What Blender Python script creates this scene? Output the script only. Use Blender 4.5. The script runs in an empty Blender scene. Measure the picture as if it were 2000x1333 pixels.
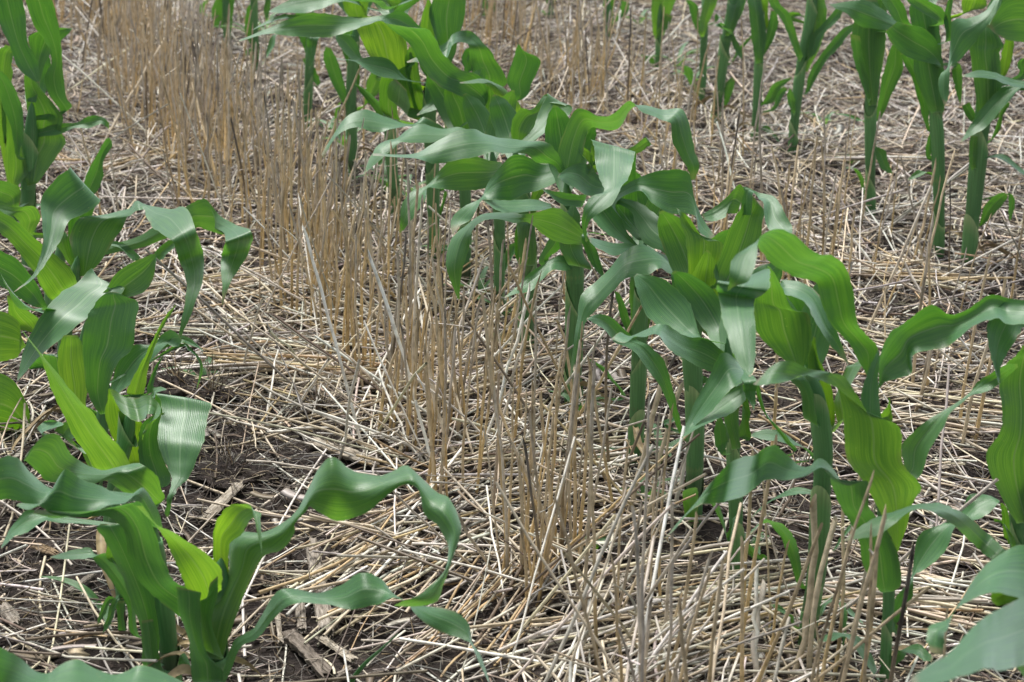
import bpy, math
import numpy as np
from mathutils import Vector, noise as mnoise

S = bpy.context.scene
COL = S.collection
RNG = np.random.default_rng(7)

# ------------------------------------------------------------------ camera
F_PX, PITCH, CAM_H = 3600.0, math.atan(1378.0 / 3600.0), 1.028
cam = bpy.data.objects.new('camera', bpy.data.cameras.new('camera'))
COL.objects.link(cam)
cam.location = (0, 0, CAM_H)
cam.rotation_euler = (math.pi / 2 - PITCH, 0, 0)
cam.data.sensor_width = 36.0
cam.data.lens = F_PX / 2000.0 * 36.0
cam.data.clip_start, cam.data.clip_end = 0.05, 500.0
cam.data.dof.use_dof = True
cam.data.dof.focus_distance = 2.35
cam.data.dof.aperture_fstop = 11.0
S.camera = cam

# ------------------------------------------------------------------ sky and sun (overcast)
SUN_EL, SUN_AZ = math.radians(66), math.radians(-28)      # azimuth from +Y, negative to the left
world = bpy.data.worlds.new('World'); S.world = world
world.use_nodes = True
wn, wl = world.node_tree.nodes, world.node_tree.links
bg = wn['Background']
sky = wn.new('ShaderNodeTexSky'); sky.sky_type = 'NISHITA'; sky.sun_disc = False
sky.sun_elevation, sky.sun_rotation = SUN_EL, SUN_AZ
sky.air_density, sky.dust_density, sky.ozone_density = 1.0, 4.0, 1.0
hs = wn.new('ShaderNodeHueSaturation'); hs.inputs['Saturation'].default_value = 0.46
wl.new(sky.outputs[0], hs.inputs['Color']); wl.new(hs.outputs[0], bg.inputs['Color'])
bg.inputs['Strength'].default_value = 0.062
sl = bpy.data.lights.new('sun', 'SUN'); sl.energy = 1.5; sl.angle = math.radians(20); sl.color = (1.0, 0.985, 0.96)
so = bpy.data.objects.new('sun', sl); COL.objects.link(so)
d = Vector((math.sin(SUN_AZ) * math.cos(SUN_EL), math.cos(SUN_AZ) * math.cos(SUN_EL), math.sin(SUN_EL)))
so.rotation_euler = d.to_track_quat('Z', 'Y').to_euler(); so.location = d * 20
S.view_settings.view_transform = 'Standard'; S.view_settings.look = 'None'
S.view_settings.exposure = 1.58; S.view_settings.gamma = 1.0
S.cycles.max_bounces = 8; S.cycles.transparent_max_bounces = 4
S.cycles.use_denoising = True

# ------------------------------------------------------------------ pixel <-> world
CP, SP = math.cos(PITCH), math.sin(PITCH)
def ray(px, py):
    xc, yc = (px - 1000.0) / F_PX, (666.5 - py) / F_PX
    return np.array([xc, CP + yc * SP, -SP + yc * CP])
CAMP = np.array([0, 0, CAM_H])
def on_ground(px, py, z=0.0):
    r = ray(px, py); return CAMP + r * ((CAM_H - z) / -r[2])
def on_plane(px, py, Y):
    r = ray(px, py); return CAMP + r * (Y / r[1])
def project(P):
    q = np.asarray(P, float) - CAMP
    zc = q[..., 1] * CP - q[..., 2] * SP
    yc = q[..., 1] * SP + q[..., 2] * CP
    return np.stack([1000 + F_PX * q[..., 0] / zc, 666.5 - F_PX * yc / zc, zc], -1)

# ------------------------------------------------------------------ ground height
_gr = np.random.default_rng(3)
_gw = [(_gr.uniform(0, 6.283), f, a, _gr.uniform(0, 6.283)) for f, a in
       [(3, .007), (5, .006), (8, .005), (13, .004), (19, .003), (29, .0025), (41, .002), (57, .0016), (75, .0012)] for _ in range(3)]
def gh(x, y):
    h = 0
    for th, f, a, ph in _gw:
        u = x * math.cos(th) + y * math.sin(th)
        v = -x * math.sin(th) + y * math.cos(th)
        h = h + a * np.sin(u * f + ph + 1.3 * np.sin(v * f * .7 + ph * 2))
    return h * 0.55

# ------------------------------------------------------------------ object helpers
def tag(o, label=None, cat=None, group=None, kind=None):
    if label: o['label'] = label
    if cat: o['category'] = cat
    if group: o['group'] = group
    if kind: o['kind'] = kind
    return o
def mesh_obj(name, V, Fq, mat, parent=None, uv=None, col=None, smooth=True, yng=None, dry=None):
    V = np.asarray(V, np.float32).reshape(-1, 3)
    Fq = np.asarray(Fq, np.int32).reshape(-1, 4)
    me = bpy.data.meshes.new(name)
    me.vertices.add(len(V)); me.vertices.foreach_set('co', V.ravel())
    me.loops.add(Fq.size); me.loops.foreach_set('vertex_index', Fq.ravel())
    me.polygons.add(len(Fq))
    me.polygons.foreach_set('loop_start', np.arange(0, Fq.size, 4, dtype=np.int32))
    me.polygons.foreach_set('loop_total', np.full(len(Fq), 4, np.int32))
    me.polygons.foreach_set('use_smooth', np.full(len(Fq), smooth, bool))
    if uv is not None:
        l = me.uv_layers.new(name='UVMap')
        l.data.foreach_set('uv', np.asarray(uv, np.float32).reshape(-1, 2)[Fq.ravel()].ravel())
    if col is not None:
        c = np.asarray(col, np.float32).reshape(-1, 3)
        a = me.color_attributes.new('col', 'FLOAT_COLOR', 'POINT')
        a.data.foreach_set('color', np.concatenate([c, np.ones((len(c), 1), np.float32)], 1).ravel())
    if yng is not None:
        a = me.attributes.new('young', 'FLOAT', 'POINT')
        a.data.foreach_set('value', np.broadcast_to(np.asarray(yng, np.float32).ravel(), (len(V),)).copy())
    if dry is not None:
        a = me.attributes.new('dry', 'FLOAT', 'POINT')
        a.data.foreach_set('value', np.asarray(dry, np.float32).ravel())
    me.update(calc_edges=True)
    me.materials.append(mat)
    o = bpy.data.objects.new(name, me); COL.objects.link(o)
    if parent is not None:
        o.parent = parent
        o.matrix_parent_inverse = parent.matrix_world.inverted()
    return o
def empty(name, loc):
    e = bpy.data.objects.new(name, None); COL.objects.link(e)
    e.empty_display_size = 0.05
    e.location = loc
    e.matrix_world.translation = Vector(loc)
    return e
def localise(o, origin):
    """move a single-mesh object's origin to its base without moving it"""
    n = len(o.data.vertices); a = np.empty(n * 3, np.float32)
    o.data.vertices.foreach_get('co', a)
    a = a.reshape(-1, 3) - np.asarray(origin, np.float32)
    o.data.vertices.foreach_set('co', a.ravel()); o.data.update()
    o.location = [float(v) for v in origin]
    return o

# tubes: P (N,K,3) centre lines, R (N,K) radii -> verts, quads
def tubes(P, R, sides=6, flat=None, cap=False):
    P = np.asarray(P, float); R = np.asarray(R, float)
    N, K = R.shape
    T = np.gradient(P, axis=1)
    T /= np.linalg.norm(T, axis=2, keepdims=True) + 1e-9
    ref = np.where(np.abs(T[..., 2:3]) > .8, np.array([0., 1., 0.]), np.array([0., 0., 1.]))
    ref = np.broadcast_to(ref[:, :1], T.shape)
    A = np.cross(T, ref); A /= np.linalg.norm(A, axis=2, keepdims=True) + 1e-9
    B = np.cross(T, A)
    th = np.arange(sides) / sides * 2 * math.pi
    c, s = np.cos(th), np.sin(th)
    fl = np.ones(N) if flat is None else flat
    V = P[:, :, None, :] + R[:, :, None, None] * (A[:, :, None, :] * c[None, None, :, None] + B[:, :, None, :] * s[None, None, :, None] * fl[:, None, None, None])
    k = np.arange(K - 1)[:, None]; j = np.arange(sides)[None, :]; j2 = (j + 1) % sides
    q = np.stack([k * sides + j, k * sides + j2, (k + 1) * sides + j2, (k + 1) * sides + j], -1).reshape(-1, 4)
    Q = (q[None] + (np.arange(N) * K * sides)[:, None, None]).reshape(-1, 4)
    return V, Q

def catmull(A, n):
    """A (m,c) control rows -> n rows, centripetal-free Catmull-Rom over index"""
    A = np.asarray(A, float); m = len(A)
    t = np.linspace(0, m - 1, n); i = np.clip(t.astype(int), 0, m - 2); f = (t - i)[:, None]
    g = lambda k: A[np.clip(k, 0, m - 1)]
    p0, p1, p2, p3 = g(i - 1), g(i), g(i + 1), g(i + 2)
    p0 = np.where((i == 0)[:, None], 2 * p1 - p2, p0); p3 = np.where((i == m - 2)[:, None], 2 * p2 - p1, p3)
    return .5 * (2 * p1 + (p2 - p0) * f + (2 * p0 - 5 * p1 + 4 * p2 - p3) * f ** 2 + (3 * p1 - p0 - 3 * p2 + p3) * f ** 3)

# ------------------------------------------------------------------ materials
def nt(name):
    m = bpy.data.materials.new(name); m.use_nodes = True
    n, l = m.node_tree.nodes, m.node_tree.links
    return m, n, l, n['Principled BSDF'], n['Material Output']
def ramp(n, stops):
    r = n.new('ShaderNodeValToRGB'); e = r.color_ramp.elements
    while len(e) < len(stops): e.new(.5)
    for el, (p, c) in zip(e, stops): el.position = p; el.color = (*c, 1)
    return r
def math_(n, l, op, a, b=None):
    x = n.new('ShaderNodeMath'); x.operation = op
    for k, v in enumerate((a, b)):
        if v is None: continue
        if isinstance(v, (int, float)): x.inputs[k].default_value = v
        else: l.new(v, x.inputs[k])
    return x.outputs[0]
def mix_(n, l, fac, a, b, mode='MIX'):
    x = n.new('ShaderNodeMix'); x.data_type = 'RGBA'; x.blend_type = mode
    for k, v in ((0, fac), (6, a), (7, b)):
        if isinstance(v, (int, float)): x.inputs[k].default_value = v
        elif isinstance(v, tuple): x.inputs[k].default_value = (*v, 1)
        else: l.new(v, x.inputs[k])
    return x.outputs[2]

def leaf_material():
    m, n, l, p, out = nt('corn_leaf')
    uv = n.new('ShaderNodeUVMap'); uv.uv_map = 'UVMap'
    sx = n.new('ShaderNodeSeparateXYZ'); l.new(uv.outputs[0], sx.inputs[0])
    u, v = sx.outputs[0], sx.outputs[1]
    yg = n.new('ShaderNodeAttribute'); yg.attribute_name = 'young'
    oi = n.new('ShaderNodeObjectInfo')
    # streaks running along the blade
    cx = n.new('ShaderNodeCombineXYZ')
    l.new(math_(n, l, 'MULTIPLY', u, 34.0), cx.inputs[0]); l.new(math_(n, l, 'MULTIPLY', v, 1.6), cx.inputs[1]); l.new(math_(n, l, 'MULTIPLY', oi.outputs['Random'], 50.0), cx.inputs[2])
    st = n.new('ShaderNodeTexNoise'); st.inputs['Scale'].default_value = 1.0; st.inputs['Detail'].default_value = 3
    l.new(cx.outputs[0], st.inputs['Vector'])
    # fine parallel veins
    vn = math_(n, l, 'SINE', math_(n, l, 'MULTIPLY', u, 6.2832 * 26))
    vein = math_(n, l, 'MULTIPLY', math_(n, l, 'ADD', vn, 1.0), 0.5)
    vein = math_(n, l, 'POWER', vein, 3.0)
    au = math_(n, l, 'ABSOLUTE', math_(n, l, 'SUBTRACT', u, 0.5))
    mr = n.new('ShaderNodeMapRange'); mr.inputs[1].default_value = 0.006; mr.inputs[2].default_value = 0.024; mr.inputs[3].default_value = 1; mr.inputs[4].default_value = 0
    l.new(au, mr.inputs[0]); midrib = mr.outputs[0]
    mg = n.new('ShaderNodeMapRange'); mg.inputs[1].default_value = 0.482; mg.inputs[2].default_value = 0.5
    l.new(au, mg.inputs[0]); margin = mg.outputs[0]
    blot = n.new('ShaderNodeTexNoise'); blot.inputs['Scale'].default_value = 9.0; blot.inputs['Detail'].default_value = 4
    tc = n.new('ShaderNodeTexCoord'); l.new(tc.outputs['Object'], blot.inputs['Vector'])
    rs = ramp(n, [(0.36, (0, 0, 0)), (0.66, (1, 1, 1))]); l.new(st.outputs['Fac'], rs.inputs[0])
    streak = rs.outputs[0]
    base = mix_(n, l, streak, (0.024, 0.124, 0.016), (0.035, 0.164, 0.020))
    base = mix_(n, l, math_(n, l, 'MULTIPLY', vein, 0.10), base, (0.065, 0.17, 0.06))
    base = mix_(n, l, math_(n, l, 'MULTIPLY', blot.outputs['Fac'], 0.25), base, (0.05, 0.15, 0.05))
    ybase = mix_(n, l, streak, (0.050, 0.15, 0.014), (0.085, 0.21, 0.022))
    base = mix_(n, l, yg.outputs['Fac'], base, ybase)
    base = mix_(n, l, math_(n, l, 'MULTIPLY', midrib, 0.55), base, (0.20, 0.33, 0.17))
    base = mix_(n, l, math_(n, l, 'MULTIPLY', margin, 0.5), base, (0.22, 0.33, 0.08))
    # small feeding scars: sparse pale flecks stretched along the blade
    cs = n.new('ShaderNodeCombineXYZ')
    l.new(math_(n, l, 'MULTIPLY', u, 16.0), cs.inputs[0]); l.new(math_(n, l, 'MULTIPLY', v, 26.0), cs.inputs[1]); l.new(math_(n, l, 'MULTIPLY', oi.outputs['Random'], 91.0), cs.inputs[2])
    fl = n.new('ShaderNodeTexVoronoi'); fl.inputs['Scale'].default_value = 1.0; l.new(cs.outputs[0], fl.inputs['Vector'])
    sel = n.new('ShaderNodeSeparateColor'); l.new(fl.outputs['Color'], sel.inputs[0])
    fm = math_(n, l, 'MULTIPLY', math_(n, l, 'LESS_THAN', fl.outputs['Distance'], 0.16), math_(n, l, 'GREATER_THAN', sel.outputs[0], 0.957))
    base = mix_(n, l, math_(n, l, 'MULTIPLY', fm, 0.75), base, (0.38, 0.40, 0.12))
    dr = n.new('ShaderNodeAttribute'); dr.attribute_name = 'dry'
    base = mix_(n, l, dr.outputs['Fac'], base, mix_(n, l, blot.outputs['Fac'], (0.34, 0.27, 0.13), (0.20, 0.13, 0.07)))
    l.new(base, p.inputs['Base Color'])
    rr = n.new('ShaderNodeMapRange'); rr.inputs[3].default_value = 0.34; rr.inputs[4].default_value = 0.46
    l.new(st.outputs['Fac'], rr.inputs[0]); l.new(rr.outputs[0], p.inputs['Roughness'])
    p.inputs['Specular IOR Level'].default_value = 0.75
    p.inputs['Sheen Weight'].default_value = 0.58; p.inputs['Sheen Roughness'].default_value = 0.5
    p.inputs['Coat Weight'].default_value = 0.32; p.inputs['Coat Roughness'].default_value = 0.5
    p.inputs['Sheen Tint'].default_value = (0.74, 0.97, 0.93, 1)
    hb = math_(n, l, 'ADD', math_(n, l, 'MULTIPLY', vein, 0.35), math_(n, l, 'MULTIPLY', st.outputs['Fac'], 0.45))
    bp = n.new('ShaderNodeBump'); bp.inputs['Strength'].default_value = 0.35; bp.inputs['Distance'].default_value = 0.0015
    l.new(hb, bp.inputs['Height']); l.new(bp.outputs[0], p.inputs['Normal'])
    tr = n.new('ShaderNodeBsdfTranslucent')
    tcol = mix_(n, l, streak, (0.065, 0.26, 0.012), (0.16, 0.44, 0.022))
    tcol = mix_(n, l, yg.outputs['Fac'], tcol, mix_(n, l, streak, (0.24, 0.50, 0.012), (0.46, 0.72, 0.03)))
    tcol = mix_(n, l, math_(n, l, 'MULTIPLY', midrib, 0.5), tcol, (0.30, 0.42, 0.08))
    l.new(tcol, tr.inputs['Color'])
    mx = n.new('ShaderNodeMixShader'); l.new(math_(n, l, 'ADD', math_(n, l, 'MULTIPLY', yg.outputs['Fac'], 0.22), 0.30), mx.inputs[0])
    l.new(p.outputs[0], mx.inputs[1]); l.new(tr.outputs[0], mx.inputs[2]); l.new(mx.outputs[0], out.inputs['Surface'])
    return m
def stalk_material():
    m, n, l, p, out = nt('corn_stalk')
    a = n.new('ShaderNodeAttribute'); a.attribute_name = 'col'
    uv = n.new('ShaderNodeUVMap'); uv.uv_map = 'UVMap'
    mp = n.new('ShaderNodeMapping'); mp.inputs['Scale'].default_value = (30, 1.5, 1); l.new(uv.outputs[0], mp.inputs[0])
    t = n.new('ShaderNodeTexNoise'); t.inputs['Scale'].default_value = 1; t.inputs['Detail'].default_value = 3; l.new(mp.outputs[0], t.inputs['Vector'])
    f = n.new('ShaderNodeMapRange'); f.inputs[3].default_value = 0.7; f.inputs[4].default_value = 1.9; l.new(t.outputs['Fac'], f.inputs[0])
    c = mix_(n, l, 1.0, a.outputs['Color'], f.outputs[0], 'MULTIPLY')
    l.new(c, p.inputs['Base Color']); p.inputs['Roughness'].default_value = 0.48; p.inputs['Specular IOR Level'].default_value = 0.5
    b = n.new('ShaderNodeBump'); b.inputs['Strength'].default_value = .4; b.inputs['Distance'].default_value = .001
    l.new(t.outputs['Fac'], b.inputs['Height']); l.new(b.outputs[0], p.inputs['Normal'])
    p.inputs['Subsurface Weight'].default_value = 0.0
    return m
def straw_material():
    m, n, l, p, out = nt('dry_straw')
    a = n.new('ShaderNodeAttribute'); a.attribute_name = 'col'
    tc = n.new('ShaderNodeTexCoord')
    t = n.new('ShaderNodeTexNoise'); t.inputs['Scale'].default_value = 90; t.inputs['Detail'].default_value = 4; l.new(tc.outputs['Object'], t.inputs['Vector'])
    r = ramp(n, [(0.28, (.52, .50, .48)), (0.5, (.95, .94, .92)), (0.75, (1.12, 1.12, 1.14))]); l.new(t.outputs['Fac'], r.inputs[0])
    c = mix_(n, l, 1.0, a.outputs['Color'], r.outputs[0], 'MULTIPLY')
    l.new(c, p.inputs['Base Color']); p.inputs['Roughness'].default_value = 0.5; p.inputs['Specular IOR Level'].default_value = 0.4
    return m
def wood_material():
    m, n, l, p, out = nt('weathered_stalk')
    a = n.new('ShaderNodeAttribute'); a.attribute_name = 'col'
    uv = n.new('ShaderNodeUVMap'); uv.uv_map = 'UVMap'
    mp = n.new('ShaderNodeMapping'); mp.inputs['Scale'].default_value = (16, 9, 1); l.new(uv.outputs[0], mp.inputs[0])
    t = n.new('ShaderNodeTexNoise'); t.inputs['Scale'].default_value = 1; t.inputs['Detail'].default_value = 5; t.inputs['Roughness'].default_value = .65; l.new(mp.outputs[0], t.inputs['Vector'])
    r = ramp(n, [(0.32, (.12, .10, .085)), (0.46, (.6, .56, .5)), (0.6, (1., .98, .95)), (0.75, (1.25, 1.25, 1.22))]); l.new(t.outputs['Fac'], r.inputs[0])
    c = mix_(n, l, 1.0, a.outputs['Color'], r.outputs[0], 'MULTIPLY')
    l.new(c, p.inputs['Base Color']); p.inputs['Roughness'].default_value = 0.8
    b = n.new('ShaderNodeBump'); b.inputs['Strength'].default_value = .8; b.inputs['Distance'].default_value = .003
    l.new(t.outputs['Fac'], b.inputs['Height']); l.new(b.outputs[0], p.inputs['Normal'])
    return m
def soil_material():
    m, n, l, p, out = nt('soil')
    tc = n.new('ShaderNodeTexCoord')
    t = n.new('ShaderNodeTexNoise'); t.inputs['Scale'].default_value = 14; t.inputs['Detail'].default_value = 8; t.inputs['Roughness'].default_value = .65; l.new(tc.outputs['Object'], t.inputs['Vector'])
    t2 = n.new('ShaderNodeTexNoise'); t2.inputs['Scale'].default_value = 160; t2.inputs['Detail'].default_value = 5; l.new(tc.outputs['Object'], t2.inputs['Vector'])
    r = ramp(n, [(0.3, (.017, .013, .011)), (0.5, (.036, .028, .024)), (0.7, (.075, .060, .050))]); l.new(t.outputs['Fac'], r.inputs[0])
    r2 = ramp(n, [(0.3, (.55, .55, .55)), (0.62, (1.15, 1.12, 1.08)), (.72, (1.7, 1.6, 1.5))]); l.new(t2.outputs['Fac'], r2.inputs[0])
    c = mix_(n, l, 1.0, r.outputs[0], r2.outputs[0], 'MULTIPLY')
    l.new(c, p.inputs['Base Color']); p.inputs['Roughness'].default_value = .9; p.inputs['Specular IOR Level'].default_value = .25
    hh = math_(n, l, 'ADD', math_(n, l, 'MULTIPLY', t.outputs['Fac'], 3.0), t2.outputs['Fac'])
    b = n.new('ShaderNodeBump'); b.inputs['Strength'].default_value = 1.0; b.inputs['Distance'].default_value = .009
    l.new(hh, b.inputs['Height']); l.new(b.outputs[0], p.inputs['Normal'])
    return m
M_LEAF, M_STALK, M_STRAW, M_WOOD, M_SOIL = leaf_material(), stalk_material(), straw_material(), wood_material(), soil_material()

# ------------------------------------------------------------------ soil: one sheet, fine near the camera, out to 120 m
def axis(lo, hi, step, far, n):
    a = np.arange(lo, hi + 1e-6, step)
    g = np.geomspace(step, far, n).cumsum(); g = g / g[-1] * far
    return np.concatenate([(lo - g)[::-1], a, hi + g])
gx = axis(-2.6, 2.8, .018, 120, 26); gy = axis(0.9, 7.2, .018, 120, 26)
X, Y = np.meshgrid(gx, gy)
Z = gh(X, Y)
_f = (np.sin(X * 130 + 3 * np.sin(Y * 90)) * np.sin(Y * 117 + 2 * np.sin(X * 101)))
Z = Z + .0016 * _f
nx, ny = len(gx), len(gy)
ii, jj = np.meshgrid(np.arange(nx - 1), np.arange(ny - 1))
q0 = (jj * nx + ii).ravel()
soil = mesh_obj('soil_ground', np.stack([X, Y, Z], -1), np.stack([q0, q0 + 1, q0 + nx + 1, q0 + nx], -1), M_SOIL)
tag(soil, 'dark brown crumbly soil of the field under the straw', 'ground', kind='structure')
# ------------------------------------------------------------------ corn plants
# zoom windows in which the leaf outlines were measured: origin x, y and scale
ZW = {'A': (0, 0, 2.854), 'B': (450, 0, 2.854), 'C': (700, 200, 2.854), 'D': (1300, 0, 2.854), 'E': (1100, 400, 2.854),
      'F': (0, 300, 2.854), 'G': (0, 650, 4.0), 'H': (0, 866, 2.854), 'I': (400, 866, 2.854), 'J': (1100, 700, 4.0),
      'K': (1300, 866, 2.854), 'M': (1300, 500, 2.854), 'P': (0, 0, 1.0)}
def lerp_list(v, n):
    v = np.atleast_1d(np.asarray(v, float))
    return np.interp(np.linspace(0, 1, n), np.linspace(0, 1, len(v)), v) if len(v) > 1 else np.full(n, v[0])

class Plant:
    def __init__(self, base, stem, label, group):
        b = on_ground(*base); b[2] = float(gh(b[0], b[1]))
        self.Y = b[1]; self.base = b
        self.root = empty('corn_plant', b)
        tag(self.root, label, 'corn plant', group)
        pts = [(base[0], base[1] + 6, stem[0][2])] + list(stem)
        P = np.array([on_plane(x, y, self.Y) for x, y, r in pts])
        sc = np.array([project(p)[2] for p in P]) / F_PX
        R = np.array([min(r, 1.18 * stem[0][2]) for _, _, r in pts]) * sc * (.80 if group == GR else 1)
        C = catmull(np.concatenate([P, R[:, None]], 1), 40)
        P, R = C[:, :3], np.maximum(C[:, 3], .002) * np.sqrt(np.clip((1 - np.linspace(0, 1, 40)) / .16, .004, 1))
        self.axis, self.rad = P, R
        L = np.concatenate([[0], np.cumsum(np.linalg.norm(np.diff(P, axis=0), axis=1))])
        self.len = L[-1]
        rng = np.random.default_rng(int(base[0] * 7 + base[1]))
        # stalk, slightly swollen at its nodes
        nodes = np.arange(.025, L[-1], .06)
        sw = 1 + .10 * np.exp(-((L[:, None] - nodes[None]) / .004) ** 2).sum(1)
        V, Q = tubes(P[None], (R * sw)[None], 12)
        u = np.tile(np.linspace(0, 1, 12), 40); v = np.repeat(L * 10, 12)
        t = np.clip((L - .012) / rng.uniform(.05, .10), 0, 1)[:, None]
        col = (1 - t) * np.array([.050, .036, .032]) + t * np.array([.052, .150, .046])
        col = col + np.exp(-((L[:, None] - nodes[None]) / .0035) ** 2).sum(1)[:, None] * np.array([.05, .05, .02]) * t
        col = np.repeat(col, 12, 0)
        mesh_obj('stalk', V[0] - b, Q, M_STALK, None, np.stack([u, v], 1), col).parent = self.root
        for k in range(int(rng.integers(0, 3))): self.withered(int(base[0]) + 5 * k)
        # leaf sheaths wrapped round the stalk, cut obliquely at the collar
        n_sh = 3 if L[-1] > .2 else 2
        for k in range(n_sh):
            f0, f1 = .05 + .27 * k, .05 + .27 * k + rng.uniform(.20, .26)
            a = np.linspace(f0, f1, 14)
            idx = a * 39
            PP = np.stack([np.interp(idx, np.arange(40), P[:, c]) for c in range(3)], 1)
            RR = np.interp(idx, np.arange(40), R) * np.linspace(1.04, 1.20, 14)
            V, Q = tubes(PP[None], RR[None], 14)
            V = V[0].reshape(14, 14, 3)
            ang = np.arange(14) / 14 * 2 * math.pi + rng.uniform(0, 6.28)
            for r_ in range(10, 14):
                V[r_, :, 2] += np.cos(ang) * RR[r_] * 2.0 * (r_ - 9) / 4
            g_ = rng.uniform(.92, 1.12)
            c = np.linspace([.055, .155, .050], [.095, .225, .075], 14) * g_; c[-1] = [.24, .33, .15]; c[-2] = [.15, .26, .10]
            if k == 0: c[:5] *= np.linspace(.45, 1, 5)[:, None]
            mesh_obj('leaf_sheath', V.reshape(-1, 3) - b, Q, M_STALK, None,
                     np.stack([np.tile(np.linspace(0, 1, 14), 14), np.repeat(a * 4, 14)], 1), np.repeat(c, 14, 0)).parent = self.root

    def withered(self, seed):
        # a dead, papery first leaf hanging from the foot of the stem
        r = np.random.default_rng(seed); k = int(np.searchsorted(np.linalg.norm(self.axis - self.axis[0], axis=1), r.uniform(.025, .06)))
        k = min(k, 39); a = self.axis[k]; az = r.uniform(0, 6.28); L = r.uniform(.07, .14); t = np.linspace(0, 1, 16)
        out = self.rad[k] + L * (t - .15 * t ** 2); up = L * (.25 * t - .75 * t ** 2) + .004 * np.sin(t * 9)
        mid = a + np.stack([np.cos(az + .4 * t) * out, np.sin(az + .4 * t) * out, up], 1)
        mid[:, 2] = np.maximum(mid[:, 2], gh(mid[:, 0], mid[:, 1]) + .006)
        tw = r.uniform(-1, 1) + t * r.uniform(-2.5, 2.5)
        side = np.stack([-np.sin(az) * np.cos(tw), np.cos(az) * np.cos(tw), np.sin(tw)], 1)
        w = r.uniform(.007, .013) * np.sin(math.pi * np.clip(.12 + .86 * t, 0, 1)) ** .6
        u = np.linspace(-1, 1, 5)
        V = mid[:, None] + side[:, None] * (u[None, :, None] * w[:, None, None] / 2)
        V[:, :, 2] += (u ** 2)[None] * w[:, None] * .35
        q = np.arange(15)[:, None] * 5 + np.arange(4)[None]
        c = np.array([.40, .31, .17]) * r.uniform(.6, 1.1) * r.uniform(.8, 1.15, (80, 1))
        mesh_obj('withered_leaf', V.reshape(-1, 3) - self.base, np.stack([q, q + 1, q + 6, q + 5], -1).reshape(-1, 4), M_STRAW, None, None, c).parent = self.root

    def leaf(self, win, pts, d=(0, -3), s=0.6, young=0.15, cup=0.5, W=6.2, rip=.15, join=True):
        ox, oy, z = ZW[win]
        st = np.array([[float(t) for t in g.split()] for g in pts.split(';')])
        n = len(st)
        st[:, 0::2] = ox + st[:, 0::2] / z; st[:, 1::2] = oy + st[:, 1::2] / z
        d = lerp_list(d, n) * .01; d = np.where((d < 0) & (d > -.09), d * 1.8, d); s = lerp_list(s, n)
        t = np.linspace(0, 1, n)
        prof = np.minimum(1, .55 + 1.6 * t) * np.sqrt(np.clip(1 - (np.clip(t - .45, 0, 1) / .56) ** 2.2, .0, 1))
        rows = []
        for i in range(n):
            Y = self.Y + d[i]
            l, r = on_plane(st[i, 0], st[i, 1], Y), on_plane(st[i, 2], st[i, 3], Y)
            w = np.linalg.norm(l - r)
            dd = .5 * s[i] * math.sqrt(max(0., (W * .01 * prof[i]) ** 2 - w * w))
            l, r = on_plane(st[i, 0], st[i, 1], Y + dd), on_plane(st[i, 2], st[i, 3], Y - dd)
            rows.append(np.concatenate([l, r]))
        rows = np.array(rows)
        if join:
            m = (rows[0, :3] + rows[0, 3:]) / 2
            dist = np.linalg.norm(self.axis - m, axis=1) + np.abs(self.axis[:, 2] - (m[2] - .015)) * .3
            k = int(dist.argmin()); gap = np.linalg.norm(self.axis[k] - m)
            if gap > .012:
                e = (rows[0, 3:] - rows[0, :3]); e = e / (np.linalg.norm(e) + 1e-9) * min(.008, .3 * np.linalg.norm(e))
                add = [np.concatenate([self.axis[k] - e, self.axis[k] + e])]
                if gap > .09:                       # long base: run it narrow behind the whorl
                    e = e * .45; mm = (self.axis[k] + m) / 2 + np.array([0, .035, -.01])
                    add = [np.concatenate([self.axis[k] - e, self.axis[k] + e]), np.concatenate([mm - e, mm + e])]
                rows = np.concatenate([add, rows]); n = len(rows)
        NR, NC = min(90, n * 7), 11
        rr = catmull(rows, NR)
        Lp, Rp = rr[:, None, :3], rr[:, None, 3:]
        u = np.linspace(-1, 1, NC)[None, :, None]
        V = Lp * (1 - u) / 2 + Rp * (1 + u) / 2
        mid = (rr[:, :3] + rr[:, 3:]) / 2
        arc = np.concatenate([[0], np.cumsum(np.linalg.norm(np.diff(mid, axis=0), axis=1))])
        T = np.gradient(mid, axis=0); T /= np.linalg.norm(T, axis=1, keepdims=True) + 1e-9
        Wd = rr[:, 3:] - rr[:, :3]; wl = np.linalg.norm(Wd, axis=1, keepdims=True)
        Nn = np.cross(T, Wd); Nn /= np.linalg.norm(Nn, axis=1, keepdims=True) + 1e-9
        view = mid - CAMP; view /= np.linalg.norm(view, axis=1, keepdims=True)
        rng = np.random.default_rng(abs(int(st[0, 0] * 13 + st[0, 1] * 7 + st[-1, 0])))
        tt = np.linspace(0, 1, NR)
        env = (np.minimum(1, tt * 5) * np.minimum(1, (1 - tt) * 4))[:, None, None]
        uu = np.abs(u)
        # cross-section: bowl, pressed-in midrib
        V = V + view[:, None, :] * (cup * .01 * env * (1 - u ** 2) * np.minimum(1, wl[:, None] / .03))
        V = V + view[:, None, :] * (.0012 * np.sign(cup or 1) * env * np.exp(-(u / .10) ** 2))
        # rippled margins
        for side in (-1, 1):
            ph, k1, k2 = rng.uniform(0, 6.28), rng.uniform(45, 85), rng.uniform(110, 190)
            wv = np.sin(arc * k1 + ph + 1.5 * np.sin(arc * 23 + ph)) + .45 * np.sin(arc * k2 + 2 * ph + 2 * np.sin(arc * 41))
            m_ = np.clip(u * side, 0, 1) ** 2
            V = V + Nn[:, None, :] * (wv[:, None, None] * rip * .01 * m_ * env * np.minimum(1, wl[:, None] / .04))
        # uneven edge
        jit = rng.normal(0, .0006, (NR, 2)); jit = (jit + np.roll(jit, 1, 0)) / 2
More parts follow.
